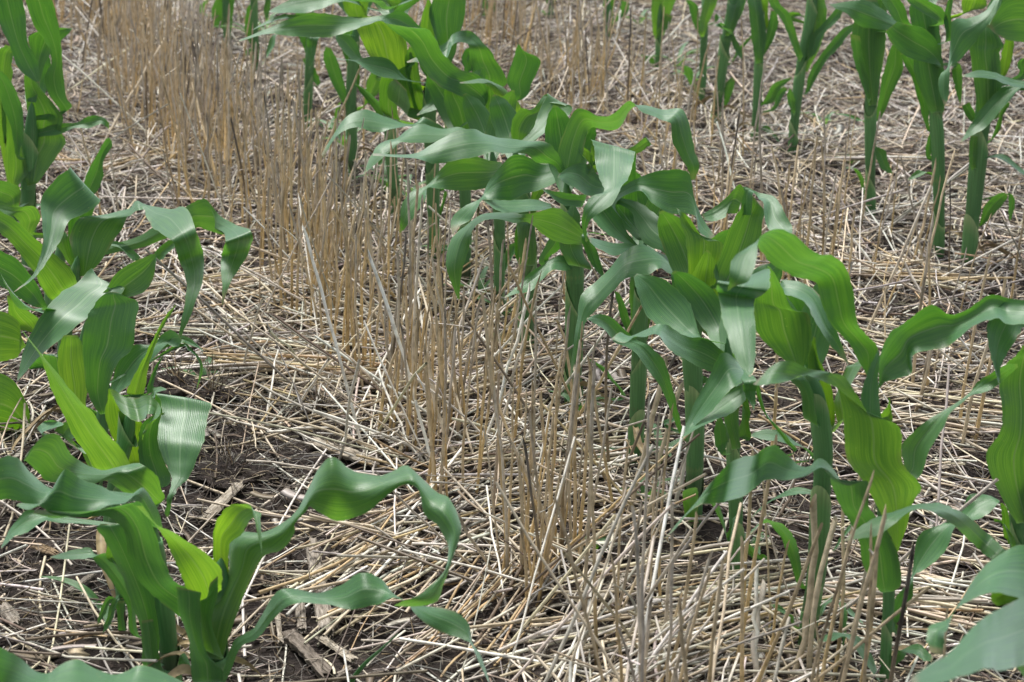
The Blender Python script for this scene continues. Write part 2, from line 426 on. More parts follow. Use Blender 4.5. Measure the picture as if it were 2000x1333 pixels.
        V[:, 0] += Wd / (wl + 1e-9) * jit[:, :1]; V[:, -1] += Wd / (wl + 1e-9) * jit[:, 1:]
        q = np.arange(NR - 1)[:, None] * NC + np.arange(NC - 1)[None]
        Q = np.stack([q, q + 1, q + NC + 1, q + NC], -1).reshape(-1, 4)
        uvu = np.tile((np.linspace(0, 1, NC)), NR); uvv = np.repeat(arc * 10, NC)
        yg = np.repeat(np.clip(young * (1.1 - .6 * tt), 0, 1), NC)
        tipd = np.clip((tt - rng.uniform(.93, .985)) / .03, 0, 1)[:, None] * np.ones((1, NC))
        edge = np.clip(np.abs(u[..., 0]) * 6 - 5, 0, 1) * np.clip((np.sin(arc * 31 + rng.uniform(0, 6)) + np.sin(arc * 77 + rng.uniform(0, 6)) - 1.25) * 2, 0, 1)[:, None]
        dry = np.maximum(tipd * .8, edge * .7 * (rng.random() < .6))
        o = mesh_obj('leaf', V.reshape(-1, 3) - self.base, Q, M_LEAF, None, np.stack([uvu, uvv], 1), None, True, yg, dry)
        o.parent = self.root
        return o

def fill(p, n, seed, reach=.115):
    # inner blades of the whorl, standing behind the ones in front
    rng = np.random.default_rng(seed)
    top = p.axis[-1]; x, y, zc = project(top); sc = F_PX / zc
    for k in range(n):
        sgn = (-1) ** k; ang = sgn * rng.uniform(.08, .42); L = reach * rng.uniform(.75, 1.1) * sc; w = rng.uniform(.034, .044) * sc
        rows = []
        for t, f in ((0, .35), (.3, .9), (.6, 1.0), (.85, .7), (1, .1)):
            a = ang * (.5 + .9 * t)
            cx, cy = x + math.sin(a) * L * t, y + 30 * sc / 1500 - math.cos(a) * L * t
            hx, hy = math.cos(a) * w * f / 2, math.sin(a) * w * f / 2
            rows.append('%.1f %.1f %.1f %.1f' % (cx - hx, cy - hy, cx + hx, cy + hy))
        d0 = rng.uniform(5, 8)
        p.leaf('P', '; '.join(rows), d=(1, d0, d0 + 1, d0 + 1), s=0, young=rng.choice([.0, .1, .3]), cup=rng.choice([-.5, .5]))

GM, GL, GR, GE = 'corn plants of the middle row', 'corn plants of the left row', 'corn plants of the back right row', 'corn plants at the right edge'

# ---- middle row, front to back
p = Plant((1727, 1350), [(1727, 1345, 9.5), (1732, 1240, 10), (1736, 1150, 11), (1728, 1050, 20), (1722, 950, 22), (1715, 860, 18), (1704, 760, 12)],
          'slender corn plant nearest in the middle row, thin stem below a broad glowing leaf', GM)
p.leaf('M', '1275 1640 1300 1640; 1205 1450 1370 1400; 1100 1260 1425 1290; 1015 1140 1325 1160; 1000 1000 1318 1020; 985 850 1290 940; 960 745 1150 890; 900 705 1070 780; 830 680 1015 690; 760 663 930 645; 680 700 820 637; 580 718 700 592; 520 720 600 610; 488 718 492 712',
       d=(-1, -2, -3, -3, -3, -3, -3, -4, -5, -6, -6, -7, -7, -7), s=(0, 0, 0, 0, 0, 0, -.3, -.6, -.9, -.9, -.9, -.9, -.9, -.5), young=.45, cup=.6)
p.leaf('K', '1200 830 1250 830; 1105 690 1312 790; 1080 560 1290 600; 1030 440 1190 440; 965 340 1135 360; 925 230 1130 215; 905 165 1010 235; 868 130 935 150; 800 165 865 92; 745 195 795 128; 650 210 690 80; 550 207 600 10; 450 285 500 60; 330 325 380 95; 200 345 270 200; 130 385 170 330; 60 470 70 440; -5 535 0 525',
       d=(-2, -3, -3, -4, -5, -6, -7, -8, -9, -9, -9, -9), s=(0, 0, 0, 0, 0, -.2, -.5, -.8, -.8, -.8, -.5, -.4, -.3, -.3, -.3, -.3, -.3, -.3), young=0.02, cup=.3)
p.leaf('E', '1690 950 1708 950; 1640 860 1757 805; 1592 775 1690 725; 1490 665 1637 650; 1447 560 1621 520; 1412 440 1585 375; 1310 412 1510 293; 1210 355 1400 275; 1120 285 1290 165; 1085 225 1190 136; 1078 214 1110 170; 1020 245 1085 222; 945 300 1078 310; 930 380 1035 420; 918 482 945 462',
       d=(1, 1, 1, 0, 0, 0, -1, -2, -3, -4, -5, -6, -7, -8, -8), s=(0, 0, 0, 0, .1, .2, .2, .2, .1, 0, 0, 0, 0, 0, 0), young=.12, cup=.7)
p.leaf('M', '1185 720 1205 720; 1190 570 1260 690; 1250 430 1370 655; 1340 370 1390 545; 1475 277 1560 515; 1590 322 1640 450; 1700 290 1740 385; 1800 225 1840 352; 1900 240 1900 370; 2000 245 2000 380; 2100 285 2100 370; 2180 330 2180 345',
       d=(1, 1, 2, 3, 3, 3, 3, 3, 2, 2, 2), s=(0, .2, .3, .4, .4, .5, .8, .8, .6, .5), young=.1, cup=1.4)
p.leaf('M', '1320 1180 1410 1235; 1318 1060 1470 1085; 1415 950 1545 965; 1540 865 1592 870; 1690 775 1698 783; 1738 705 1772 764; 1840 638 1850 722; 1900 608 1908 672; 1960 600 1965 620',
       d=(1, 2, 3, 4, 5, 5, 5, 4), s=(.1, .1, .2, .3, .3, -.3, -.3), young=.2, cup=.6)
p.leaf('M', '1090 900 1200 920; 1090 780 1190 800; 1110 690 1185 700; 1160 580 1190 600; 1185 520 1192 525', d=(-1, 0), s=0, young=.0, cup=-.5)
p.leaf('M', '1160 905 1210 915; 1220 860 1262 925; 1240 820 1262 880; 1245 790 1250 795', d=(1, 1), s=0, young=.5, W=3)
p.leaf('K', '1255 1000 1290 1006; 1283 860 1377 862; 1362 765 1382 742; 1385 620 1450 705; 1420 510 1560 600; 1545 452 1610 470; 1640 400 1680 442; 1690 290 1780 402; 1790 287 1850 340; 1862 318 1864 324',
       d=(1, 1, 2, 3, 4, 5, 6, 6), s=(0, 0, .3, .4, .4, .6, .6, .5), young=0.0, cup=.5)
p.leaf('K', '1195 1330 1205 1345; 1150 1180 1160 1290; 1085 1085 1060 1140; 1000 1062 1000 1078; 920 1055 930 1102; 842 1100 846 1112', d=(0, -3), s=.6, young=.05, W=4)
p.leaf('K', '1258 1260 1275 1250; 1270 1165 1335 1190; 1320 1150 1342 1165; 1400 1122 1395 1180; 1452 1150 1440 1215; 1492 1195 1488 1215', d=(0, -3), s=.6, young=.1, W=3.5)
p.leaf('K', '1255 1060 1270 1050; 1262 1005 1298 1075; 1270 990 1300 1020', d=(0, 1), s=0, young=.2, W=3)

p = Plant((1575, 1262), [(1575, 1256, 15), (1585, 1180, 17), (1596, 1110, 18), (1602, 1000, 20), (1608, 900, 24), (1603, 830, 25), (1590, 760, 22), (1575, 720, 14)],
          'sturdy thick stemmed corn plant with an open whorl behind two thick tan straw stalks', GM)
p.leaf('M', '690 605 775 622; 600 530 805 535; 510 420 812 412; 487 300 790 322; 495 235 705 300; 520 150 662 200; 550 80 620 120; 572 58 585 66',
       d=(0, 0, 0, 0, 0, -1, -2), s=0, young=.3, cup=.5)
p.leaf('M', '470 110 580 62; 345 148 582 100; 286 150 568 195; 290 205 500 238; 308 300 492 300; 330 400 500 400; 375 540 500 540; 440 640 485 640; 468 674 473 674',
       d=(-1, -4, -6, -9, -12, -15, -18, -20, -21), s=(.2, .1, 0, 0, 0, 0, 0), young=0, cup=-.4, join=False)
p.leaf('M', '790 640 870 650; 720 640 800 560; 640 145 700 400; 645 140 660 218; 730 137 732 238; 822 175 790 290; 878 262 820 345; 912 360 880 442; 960 432 930 510; 1022 606 1016 606'.replace('720 640 800 560; 640 145 700 400; ', '700 420 800 430; 650 220 700 260; '),
       d=(2, 3, 4, 3, 2, 1, 0, 0, 0), s=(.3, .3, .3, .6, .6, .4, .2, .2), young=0.0, cup=.4)
p.leaf('M', '845 930 945 930; 838 790 930 760; 795 620 885 640; 812 500 850 560; 825 450 835 455', d=(1, 2), s=0, young=.75)
p.leaf('M', '770 900 850 950; 750 760 830 800; 700 700 790 690; 690 690 720 680', d=(-1, -1), s=0, young=.1, cup=-.6)
p.leaf('M', '960 960 1005 900; 940 800 1010 780; 1000 640 1080 620; 1040 610 1110 600; 1120 560 1130 570', d=(1, 3), s=.4, young=.55)
p.leaf('K', '745 800 768 780; 695 660 750 620; 650 540 720 540; 600 478 662 460; 558 448 592 432; 485 480 545 425; 467 514 480 510', d=(0, -3), s=(.2, .2, .3, .5, .5, -.4), young=.0, W=4)
p.leaf('K', '820 262 815 288; 740 243 740 287; 650 274 660 297; 560 330 590 322; 478 411 485 414', d=(1, 3), s=.5, young=.05, W=4)
p.leaf('K', '855 950 872 962; 880 885 902 902; 940 862 950 888; 1000 890 985 930; 1052 950 1035 962; 1104 1002 1098 1008', d=(0, 2), s=.5, young=.1, W=3.5)
p.leaf('K', '930 870 945 860; 960 890 1000 900; 978 950 1012 950; 980 1040 1008 1040; 990 1130 995 1130', d=(0, -2), s=0, young=.15, W=3)
p.leaf('K', '925 606 936 600; 975 520 990 532; 1030 452 1042 470; 1055 440 1060 445', d=(0, 2), s=.2, young=.0, W=3)
p.leaf('K', '720 1030 728 1020; 685 960 712 960; 640 905 660 950; 583 898 586 904', d=(0, 1), s=.4, young=.3, W=2.5)
fill(p, 2, 12)

p = Plant((1440, 1128), [(1440, 1124, 11), (1438, 1040, 13), (1436, 960, 14), (1432, 880, 20), (1428, 800, 20), (1425, 730, 16), (1420, 660, 12)],
          'corn plant with its whorl hidden by a tangle of hanging blue-green leaves', GM)
p.leaf('M', '440 700 485 700; 400 590 450 690; 310 545 400 720; 245 665 340 770; 165 800 250 870; 115 935 150 960; 82 1005 86 1005', d=(-2, -5, -6, -6), s=.4, young=0, cup=.4)
p.leaf('M', '430 705 445 790; 340 765 385 860; 240 848 290 915; 140 950 180 962; 88 1012 93 1017', d=(-4, -8), s=.5, young=0.05)
p.leaf('M', '425 690 500 680; 435 760 505 760; 468 815 500 825; 490 858 495 858', d=(-5, -6), s=0, young=0, W=4)
p.leaf('E', '905 830 870 945; 805 750 750 905; 700 738 650 842; 610 690 580 792; 540 668 520 735; 460 693 460 742; 380 726 400 747; 318 710 340 772; 273 746 275 752', d=(0, -1, -2, -3, -3, -4, -4), s=(.4, .5, .6, .7, .9, .9, .8, .3), young=.02, cup=.5)
p.leaf('E', '780 750 745 742; 737 650 640 727; 713 560 540 692; 640 478 460 612; 530 408 410 482; 410 385 395 400', d=(0, 2, 4, 5), s=.5, young=0, cup=.7)
p.leaf('E', '1030 760 1065 890; 980 740 1030 830; 960 680 1000 700', d=(0, 0), s=0, young=0, join=True, W=4)
p.leaf('K', '370 30 420 20; 330 -120 400 -140; 300 -230 420 -240; 330 -330 420 -360', d=(-1, -1), s=0, young=.1, cup=-.4)
p.leaf('J', '1250 760 1275 740; 1195 690 1282 640; 1180 560 1272 560; 1200 480 1240 470; 1215 440 1220 440', d=(-2, -2), s=0, young=0, W=4)
p.leaf('J', '1280 640 1330 600; 1370 560 1460 640; 1400 380 1450 500; 1360 300 1460 420; 1410 260 1430 270', d=(0, 1), s=0, young=.2)
p.leaf('J', '1780 760 1790 740; 1720 640 1780 660; 1590 460 1680 540; 1530 330 1600 450; 1500 220 1560 330; 1490 160 1530 200', d=(0, 0), s=.2, young=0, W=4)
p.leaf('J', '1930 800 1940 790; 1880 700 1920 720; 1790 630 1800 680; 1680 570 1700 650; 1560 560 1560 635; 1455 600 1458 610', d=(2, 4), s=.6, young=0, W=4)
p.leaf('K', '375 420 390 410; 340 500 352 560; 290 400 330 440; 250 330 300 350; 240 325 250 330', d=(-1, -2), s=.2, young=0, W=3)
p.leaf('K', '440 500 450 505; 440 560 452 540; 490 500 555 430; 520 470 560 440'.replace('490 500 555 430; 520 470 560 440', '480 640 545 655; 540 620 578 655; 575 640 580 650'), d=(0, -1), s=.4, young=.2, W=2.5)
fill(p, 2, 13)

p = Plant((1354, 1028), [(1354, 1024, 15), (1356, 940, 16), (1358, 860, 16), (1356, 780, 17), (1352, 700, 24), (1355, 620, 24), (1362, 560, 18)],
          'corn plant with a straight bare stem and bright striped whorl, middle row', GM)
p.leaf('E', '895 815 925 805; 775 700 905 700; 717 590 885 590; 712 460 873 452; 730 375 865 385; 770 290 850 320; 800 250 815 260', d=(0, 1), s=0, young=.85, cup=.5)
p.leaf('E', '700 430 830 430; 690 270 868 330; 680 170 885 215; 655 90 790 190; 640 40 700 70; 632 20 640 25', d=(2, 4), s=0, young=.6, cup=.5)
p.leaf('E', '845 440 930 445; 840 370 1022 400; 880 270 1062 300; 925 140 1100 200; 975 40 1113 92; 1020 -20 1120 40; 1060 -45 1090 -10', d=(0, 1, 2, 3), s=0, young=.35, cup=.5)
p.leaf('E', '700 1300 670 1330; 692 1313 662 1300; 642 1156 606 1170; 602 1000 545 1020; 560 870 470 922; 482 785 380 802; 382 733 290 772; 290 648 220 692; 210 611 160 652; 133 632 130 640'.replace('700 1300 670 1330; ', ''), d=(0, -1, -1, -1, -2, -3), s=(0, 0, .2, .3, .4, .5, .5, .5), young=0, cup=.4)
p.leaf('D', '440 1070 400 1190; 410 1030 345 1192; 330 1108 330 1212; 260 1163 270 1234; 203 1196 213 1228', d=(2, 0), s=.3, young=.3, join=False)
p.leaf('D', '425 1200 480 1200; 425 1050 490 1080; 520 1078 520 1112; 612 1098 545 1140; 652 1160 560 1260; 702 1265 620 1300; 705 1310 690 1320', d=(2, 2, 0, -2, -3), s=.3, young=0, join=False)
p.leaf('J', '960 1270 1020 1300; 930 1080 1050 1200; 945 1030 1055 1080; 1030 1008 1050 1015', d=(-1, -3), s=0, young=.25, W=4)
p.leaf('J', '740 560 735 545; 790 510 795 540; 850 465 860 495; 900 450 905 470'.replace('740 560 735 545; ', ''), d=(2, 1), s=.3, young=0, W=3)
p.leaf('E', '640 620 700 700; 620 560 700 640; 600 400 700 500; 610 380 690 420', d=(1, 2), s=0, young=0, cup=-.4)
p.leaf('M', '190 690 240 700; 130 620 230 680; 90 580 170 650; 60 560 80 570', d=(0, 1), s=0, young=0, W=4)
fill(p, 2, 14)

p = Plant((1241, 900), [(1241, 897, 12), (1243, 830, 14), (1246, 760, 14), (1248, 690, 20), (1250, 620, 22), (1255, 540, 22), (1260, 470, 15)],
          'middle row corn plant holding a wide pale leaf that droops over the stubble', GM)
p.leaf('E', '890 395 895 405; 800 378 800 442; 690 345 690 418; 600 293 600 384; 530 256 540 354; 440 220 470 394; 350 260 350 407; 270 338 290 467; 170 438 220 547; 98 510 150 622; 80 640 110 692; 58 760 90 782; 38 962 43 962', d=(-2, -3, -4, -5, -6, -6, -7, -8, -8), s=(.6, .8, .8, .8, .9, .8, .7, .6, .4, .3, .2, .2), young=.0, cup=-.4)
p.leaf('E', '640 310 690 305; 650 300 740 312; 690 295 755 340; 745 330 757 360', d=(-2, -3), s=.8, young=0, W=4)
p.leaf('C', '1420 540 1445 580; 1518 545 1520 612; 1610 588 1545 682; 1700 658 1590 782; 1780 735 1690 832; 1827 820 1790 888', d=(0, -1, -3, -4), s=.3, young=.02, cup=-.3)
p.leaf('C', '1420 640 1560 640; 1410 480 1550 480; 1330 330 1545 330; 1302 226 1547 285; 1310 250 1540 300; 1322 340 1530 345; 1338 420 1508 415; 1370 495 1470 470; 1295 525 1420 560; 1250 610 1310 642; 1248 700 1275 700; 1268 780 1278 775'.replace('1330 330 1545 330; ', ''), d=(3, 3, 2, 0, -2, -4, -5, -6, -6, -6), s=(0, 0, 0, .1, 0, 0, .1, .2, 0, 0, 0), young=0, cup=.4)
p.leaf('C', '1400 560 1430 590; 1505 450 1560 492; 1620 398 1640 562; 1740 378 1740 622; 1838 390 1830 622; 1868 500 1885 642; 1922 650 1900 722; 1998 762 1980 778', d=(0, -1, -2, -3, -4, -5), s=.5, young=0, cup=.4)
p.leaf('C', '1555 792 1530 802; 1482 690 1420 752; 1442 600 1340 692; 1418 555 1300 640; 1380 540 1320 570', d=(0, 1, 2), s=.4, young=0, cup=.6)
p.leaf('C', '1540 800 1530 822; 1440 783 1430 852; 1360 768 1350 832; 1288 753 1290 778', d=(-1, -4), s=.8, young=0)
p.leaf('C', '1250 735 1280 730; 1270 840 1330 830; 1310 920 1370 962; 1380 1000 1388 995', d=(-3, -4), s=0, young=0, W=4)
p.leaf('E', '390 720 470 760; 370 560 490 600; 370 430 480 440; 380 390 440 395', d=(0, 0), s=0, young=.1, cup=-.5)
p.leaf('E', '380 760 390 740; 330 660 385 690; 300 540 345 560; 285 480 310 490', d=(0, 1), s=0, young=0, W=3.5)
p.leaf('J', '560 830 575 820; 590 700 625 690; 600 560 640 520; 610 200 680 150; 650 120 690 110'.replace('600 560 640 520; 610 200 680 150; 650 120 690 110', '620 640 650 620; 640 600 650 600'), d=(0, 1), s=0, young=.3, W=2.5)
p.leaf('P', '1230 905 1232 898; 1200 876 1200 886; 1180 880 1180 892; 1165 890 1166 894', d=(0, -1), s=.5, young=.1, W=2.5)
fill(p, 2, 15)

p = Plant((1118, 795), [(1118, 792, 14), (1120, 720, 17), (1122, 640, 18), (1124, 560, 24), (1120, 490, 24), (1112, 420, 22), (1105, 350, 12)],
          'middle row corn plant with a dark twisted leaf ending in a pale hanging tip', GM)
p.leaf('C', '1110 310 1240 320; 1138 185 1265 215; 1218 43 1290 150; 1340 75 1360 147; 1440 53 1450 145; 1512 -5 1527 40; 1590 52 1600 10; 1680 102 1700 43; 1740 122 1800 43; 1755 222 1847 140; 1800 312 1872 260; 1835 372 1902 350; 1850 432 1876 432', d=(1, 2, 3, 3, 3, 2, 2, 1, 1, 0, 0), s=(-.1, -.2, -.4, -.7, -.7, -.6, -.7, -.7, -.5, -.3, 0, 0), young=.15, cup=-.3)
p.leaf('C', '1140 340 1085 350; 1098 265 1000 337; 1020 213 930 287; 870 213 830 292; 740 183 740 277; 640 148 620 312; 530 173 500 332; 420 228 400 337; 300 288 320 317; 78 285 80 297', d=(0, -1, -3, -5, -6, -7, -8), s=(.3, .4, .8, .9, .9, .8, .7, .6), young=.06, cup=-.4)
p.leaf('C', '1268 740 1250 792; 1182 633 1150 789; 1092 588 1060 757; 960 623 950 670; 860 618 870 672; 760 623 760 647; 680 628 690 657; 600 678 640 712; 518 760 620 802; 488 885 592 887; 503 970 572 970; 553 1095 562 1098', d=(-2, -4, -5, -6, -7, -7, -8, -8), s=(-.2, -.3, -.3, -.2, .8, .8, .8, .5, .2, 0, 0), young=.22, cup=-.4)
p.leaf('C', '1405 495 1385 512; 1332 403 1270 522; 1260 343 1200 472; 1182 355 1128 432; 1120 400 1110 420', d=(1, -2), s=.7, young=0, cup=.4)
p.leaf('C', '1275 520 1250 582; 1150 508 1140 572; 1018 478 1030 492', d=(-2, -4), s=.2, young=0, W=4)
p.leaf('C', '1280 350 1310 390; 1230 280 1310 360; 1225 250 1300 290; 1290 240 1300 250; 1310 225 1320 235'.replace('1290 240 1300 250; 1310 225 1320 235', '1240 240 1255 245'), d=(1, 2), s=0, young=.7)
p.leaf('C', '1300 400 1330 390; 1290 330 1330 310; 1296 260 1320 270; 1300 225 1310 230', d=(2, 2), s=0, young=.6, W=3)
p.leaf('C', '1310 330 1340 340; 1500 260 1540 290; 1590 200 1620 245; 1610 198 1635 235', d=(2, 4), s=-.2, young=.4, W=4)
p.leaf('C', '1225 895 1215 918; 1150 853 1150 940; 1085 866 1080 932; 1020 913 1020 992; 950 958 960 1052; 880 1028 890 1064; 813 1087 818 1092', d=(0, -2, -4), s=.6, young=.0, W=5)
p.leaf('C', '1170 900 1300 930; 1120 800 1250 830; 1130 700 1240 720; 1170 600 1230 620; 1190 560 1200 560', d=(-2, -1), s=0, young=.15, cup=-.6)
p.leaf('C', '1010 900 1060 880; 1060 760 1140 800; 1080 660 1150 700; 1110 600 1130 610', d=(1, 1), s=0, young=.0, cup=-.5)
p.leaf('J', '500 370 515 350; 440 300 480 320; 330 130 380 150; 250 50 330 80; 195 5 215 8'.replace('500 370 515 350; ', ''), d=(-2, -1), s=.5, young=.0, W=3)
fill(p, 2, 16)

p = Plant((1027, 690), [(1027, 687, 14), (1029, 620, 15), (1031, 560, 15), (1030, 490, 16), (1025, 420, 20), (1015, 350, 20), (1005, 290, 13)],
          'middle row corn plant under a broad pale leaf with a sharp upturned end', GM)
p.leaf('C', '1130 360 1100 430; 1195 300 1215 340; 1245 255 1248 275; 1180 305 1200 352; 1090 343 1120 432; 1010 338 1000 492; 930 298 930 512; 860 295 850 547; 788 363 768 540; 718 458 713 543; 678 535 690 548; 590 578 660 602; 518 650 620 657; 523 742 560 692'.replace('1130 360 1100 430; 1195 300 1215 340; ', ''), d=(-5, -5, -5, -5, -5, -5, -5, -6, -6, -7), s=(.5, .6, .6, .5, .5, .5, .5, .5, .6, .5), young=.0, cup=.4, join=False)
p.leaf('C', '1092 585 1085 598; 990 543 980 607; 880 538 870 622; 780 546 780 602; 693 542 700 552', d=(-3, -6), s=.8, young=0)
p.leaf('C', '960 640 985 640; 958 560 1000 560; 975 490 1035 500; 1020 480 1030 485', d=(-1, -1), s=0, young=.5, W=4)
p.leaf('B', '1570 800 1640 790; 1566 690 1660 745; 1618 605 1690 695; 1680 612 1745 640; 1742 535 1770 575; 1765 532 1900 600; 1720 622 1872 660; 1680 722 1790 717; 1600 802 1680 792; 1488 870 1520 862', d=(1, 1, 2, 2, 1, 0, -2, -3, -4), s=(0, 0, 0, .2, .4, .2, .1, .1, .2), young=.25, cup=.4)
p.leaf('B', '1820 850 1850 900; 1740 790 1800 830; 1690 790 1740 900; 1650 800 1680 850', d=(0, -2), s=.3, young=.6)
p.leaf('C', '900 900 985 900; 890 760 990 770; 905 680 980 690; 940 660 960 665', d=(-1, -1), s=0, young=.15, cup=-.7)
p.leaf('C', '890 900 905 880; 870 800 905 820; 878 700 905 720; 895 670 905 675', d=(0, 1), s=0, young=0, W=3)
p.leaf('P', '1040 700 1044 690; 1070 690 1072 705; 1090 700 1088 712; 1100 712 1101 714', d=(0, -1), s=.5, young=.2, W=2.5)
p.leaf('P', '1018 660 1022 650; 990 655 992 668; 966 650 966 662; 955 655 955 657', d=(0, -2), s=.5, young=.1, W=2.5)
fill(p, 2, 17)

p = Plant((974, 628), [(974, 625, 9), (975, 560, 10), (976, 490, 10), (975, 420, 14), (968, 350, 15), (960, 290, 10)],
          'thin middle row corn plant with a green leaf bent over sharply and drooping', GM)
p.leaf('C', '800 338 800 385; 740 328 770 447; 640 298 680 484; 540 303 560 492; 450 383 450 482; 388 462 390 482; 298 500 370 542; 243 570 320 622; 234 650 270 692; 230 724 236 728', d=(-1, -3, -4, -5, -6, -7, -8, -8), s=(.4, .4, .3, .3, .4, .6, .3, 0, 0), young=.2, cup=.4)
p.leaf('B', '1310 722 1295 772; 1180 713 1180 792; 1040 700 1050 800; 930 763 950 792; 830 798 880 852; 780 880 850 882; 738 973 744 973', d=(1, -1, -3, -5), s=(.9, .9, .8, .6, .4, .1), young=.1, cup=-.6)
p.leaf('C', '790 1000 800 980; 810 880 840 900; 840 800 880 830; 900 780 920 790', d=(0, 2), s=.2, young=.05, W=3)
p.leaf('P', '965 628 968 618; 940 610 944 622; 920 622 924 632; 905 640 906 643', d=(0, -2), s=.4, young=.2, W=2.5)
fill(p, 2, 18)

p = Plant((908, 573), [(908, 570, 9), (909, 510, 10), (910, 440, 11), (908, 370, 13), (902, 310, 14), (897, 250, 9)],
          'middle row corn plant whose thin pale leaf reaches out over the dense stubble', GM)
p.leaf('B', '1240 760 1230 800; 1190 713 1180 800; 1085 653 1060 742; 1012 690 1002 707; 900 670 890 727; 750 616 800 735; 650 653 690 714; 578 745 600 752; 508 860 515 882'.replace('1240 760 1230 800; ', ''), d=(0, -1, -2, -3, -4, -6), s=(.4, .4, .9, .8, .7, .5, .4, .3), young=.0, cup=-.3)
p.leaf('B', '1260 745 1350 745; 1200 610 1358 620; 1190 520 1290 530; 1200 420 1270 440; 1230 390 1240 390', d=(1, 2), s=0, young=.15, cup=.5)
p.leaf('B', '1390 740 1540 775; 1352 640 1532 655; 1400 530 1500 540; 1425 465 1450 470', d=(1, 2), s=0, young=.25, cup=.5)
p.leaf('B', '1570 718 1555 715; 1617 600 1520 642; 1562 525 1480 542; 1490 470 1440 477; 1410 440 1390 468; 1278 460 1280 466', d=(0, 0, 0, -1, -3), s=(.1, .1, .2, .6, .6), young=.9, cup=-.4)
p.leaf('B', '1435 570 1410 605; 1392 428 1250 522; 1282 388 1150 472; 1192 308 1060 362; 1142 218 1000 252; 1102 163 920 182; 1030 158 858 130', d=(1, 1, 1, 0, -1, -2), s=(.3, .3, .3, .3, .4, .6), young=.1, cup=.5)
p.leaf('C', '600 1040 625 1030; 560 900 600 900; 545 760 590 770; 560 700 580 705', d=(0, 0), s=0, young=0, W=3.5)
fill(p, 2, 19)

p = Plant((849, 518), [(849, 515, 10), (847, 450, 11), (846, 380, 12), (843, 310, 13), (838, 240, 16), (842, 170, 15), (848, 110, 10)],
          'leafy corn plant with a crowd of bright upright leaves, far in the middle row', GM)
p.leaf('B', '870 98 870 125; 740 106 740 147; 640 93 640 182; 560 78 540 207; 440 75 430 209; 330 106 320 202; 200 163 210 190; 48 225 50 232', d=(0, -2, -4, -6), s=(.8, .7, .4, .3, .4, .4), young=.2, cup=.4)
p.leaf('B', '1130 232 1060 172; 1058 150 985 168; 972 70 910 160; 900 73 868 132; 833 104 836 113', d=(0, -2), s=.4, young=.0)
p.leaf('B', '1535 480 1345 430; 1482 340 1332 335; 1432 262 1330 258; 1342 178 1290 238; 1240 188 1240 247; 1200 238 1200 334; 1118 283 1100 342; 983 343 985 350', d=(1, 1, 0, 0, -2, -3, -4, -5), s=(.1, .2, .3, .6, .7, .5, .4), young=.08, cup=.4)
p.leaf('B', '1570 570 1622 555; 1543 450 1682 462; 1573 340 1727 340; 1600 252 1640 287; 1600 245 1612 252', d=(1, 1, 1), s=0, young=0, cup=.4)
p.leaf('B', '1190 345 1232 345; 1148 220 1272 212; 1108 90 1302 110; 1128 0 1312 0; 1150 -60 1300 -60', d=(1, 2), s=0, young=.08, cup=.5)
p.leaf('B', '910 430 1002 485; 782 322 987 362; 724 200 977 212; 718 120 900 122; 740 90 800 95', d=(1, 2), s=0, young=.9, cup=.5)
p.leaf('B', '980 640 1060 640; 900 500 1010 470; 930 400 1010 380; 985 360 1030 350; 1000 290 1010 295', d=(0, 0), s=0, young=.55, cup=.4)
p.leaf('B', '1030 620 1110 600; 975 400 1070 500; 980 300 1040 330; 1000 260 1010 262', d=(0, 0), s=0, young=.5)
p.leaf('B', '988 442 975 450; 900 343 900 442; 790 318 800 414; 690 333 700 347; 588 325 590 330', d=(-2, -4), s=.4, young=0)
p.leaf('B', '1292 540 1260 562; 1180 498 1202 587; 1100 573 1130 617; 1038 640 1040 646', d=(-2, -4), s=.4, young=0.05, W=4)
p.leaf('B', '1290 420 1340 400; 1290 330 1345 340; 1310 280 1360 290; 1350 260 1360 265', d=(1, 2), s=0, young=0)
p.leaf('B', '1050 330 1120 350; 1060 130 1140 160; 1090 20 1120 30; 1095 0 1110 0', d=(2, 2), s=0, young=.5)
p.leaf('B', '860 640 960 690; 830 520 930 560; 850 420 960 460; 900 430 960 450', d=(2, 2), s=0, young=.3)
p.leaf('B', '900 560 1000 650; 880 480 1000 590; 920 440 980 500', d=(-1, -3), s=.3, young=0)
p.leaf('B', '1140 500 1160 510; 1060 380 1150 470; 1050 300 1090 330; 1055 280 1065 285', d=(-1, -1), s=0, young=.15)
p.leaf('C', '420 850 440 830; 400 700 425 720; 395 560 420 560; 405 520 415 522', d=(0, 0), s=0, young=0, W=3)
p.leaf('C', '480 490 490 500; 440 640 470 600; 410 700 430 720', d=(0, 0), s=0, young=0, W=3)
p.leaf('C', '510 800 515 830; 460 800 470 830; 420 830 440 860', d=(1, -1), s=.4, young=0, W=3)

p.leaf('C', '480 190 520 200; 470 60 560 80; 500 -40 590 -30; 560 -100 600 -90', d=(2, 3), s=0, young=.1)
p.leaf('C', '620 190 680 200; 600 60 700 70; 640 -60 740 -50; 690 -120 730 -110', d=(3, 4), s=0, young=.05)
p.leaf('C', '720 200 800 210; 680 80 800 90; 700 -20 800 -10; 740 -80 780 -70', d=(4, 5), s=0, young=.3)
fill(p, 2, 20)

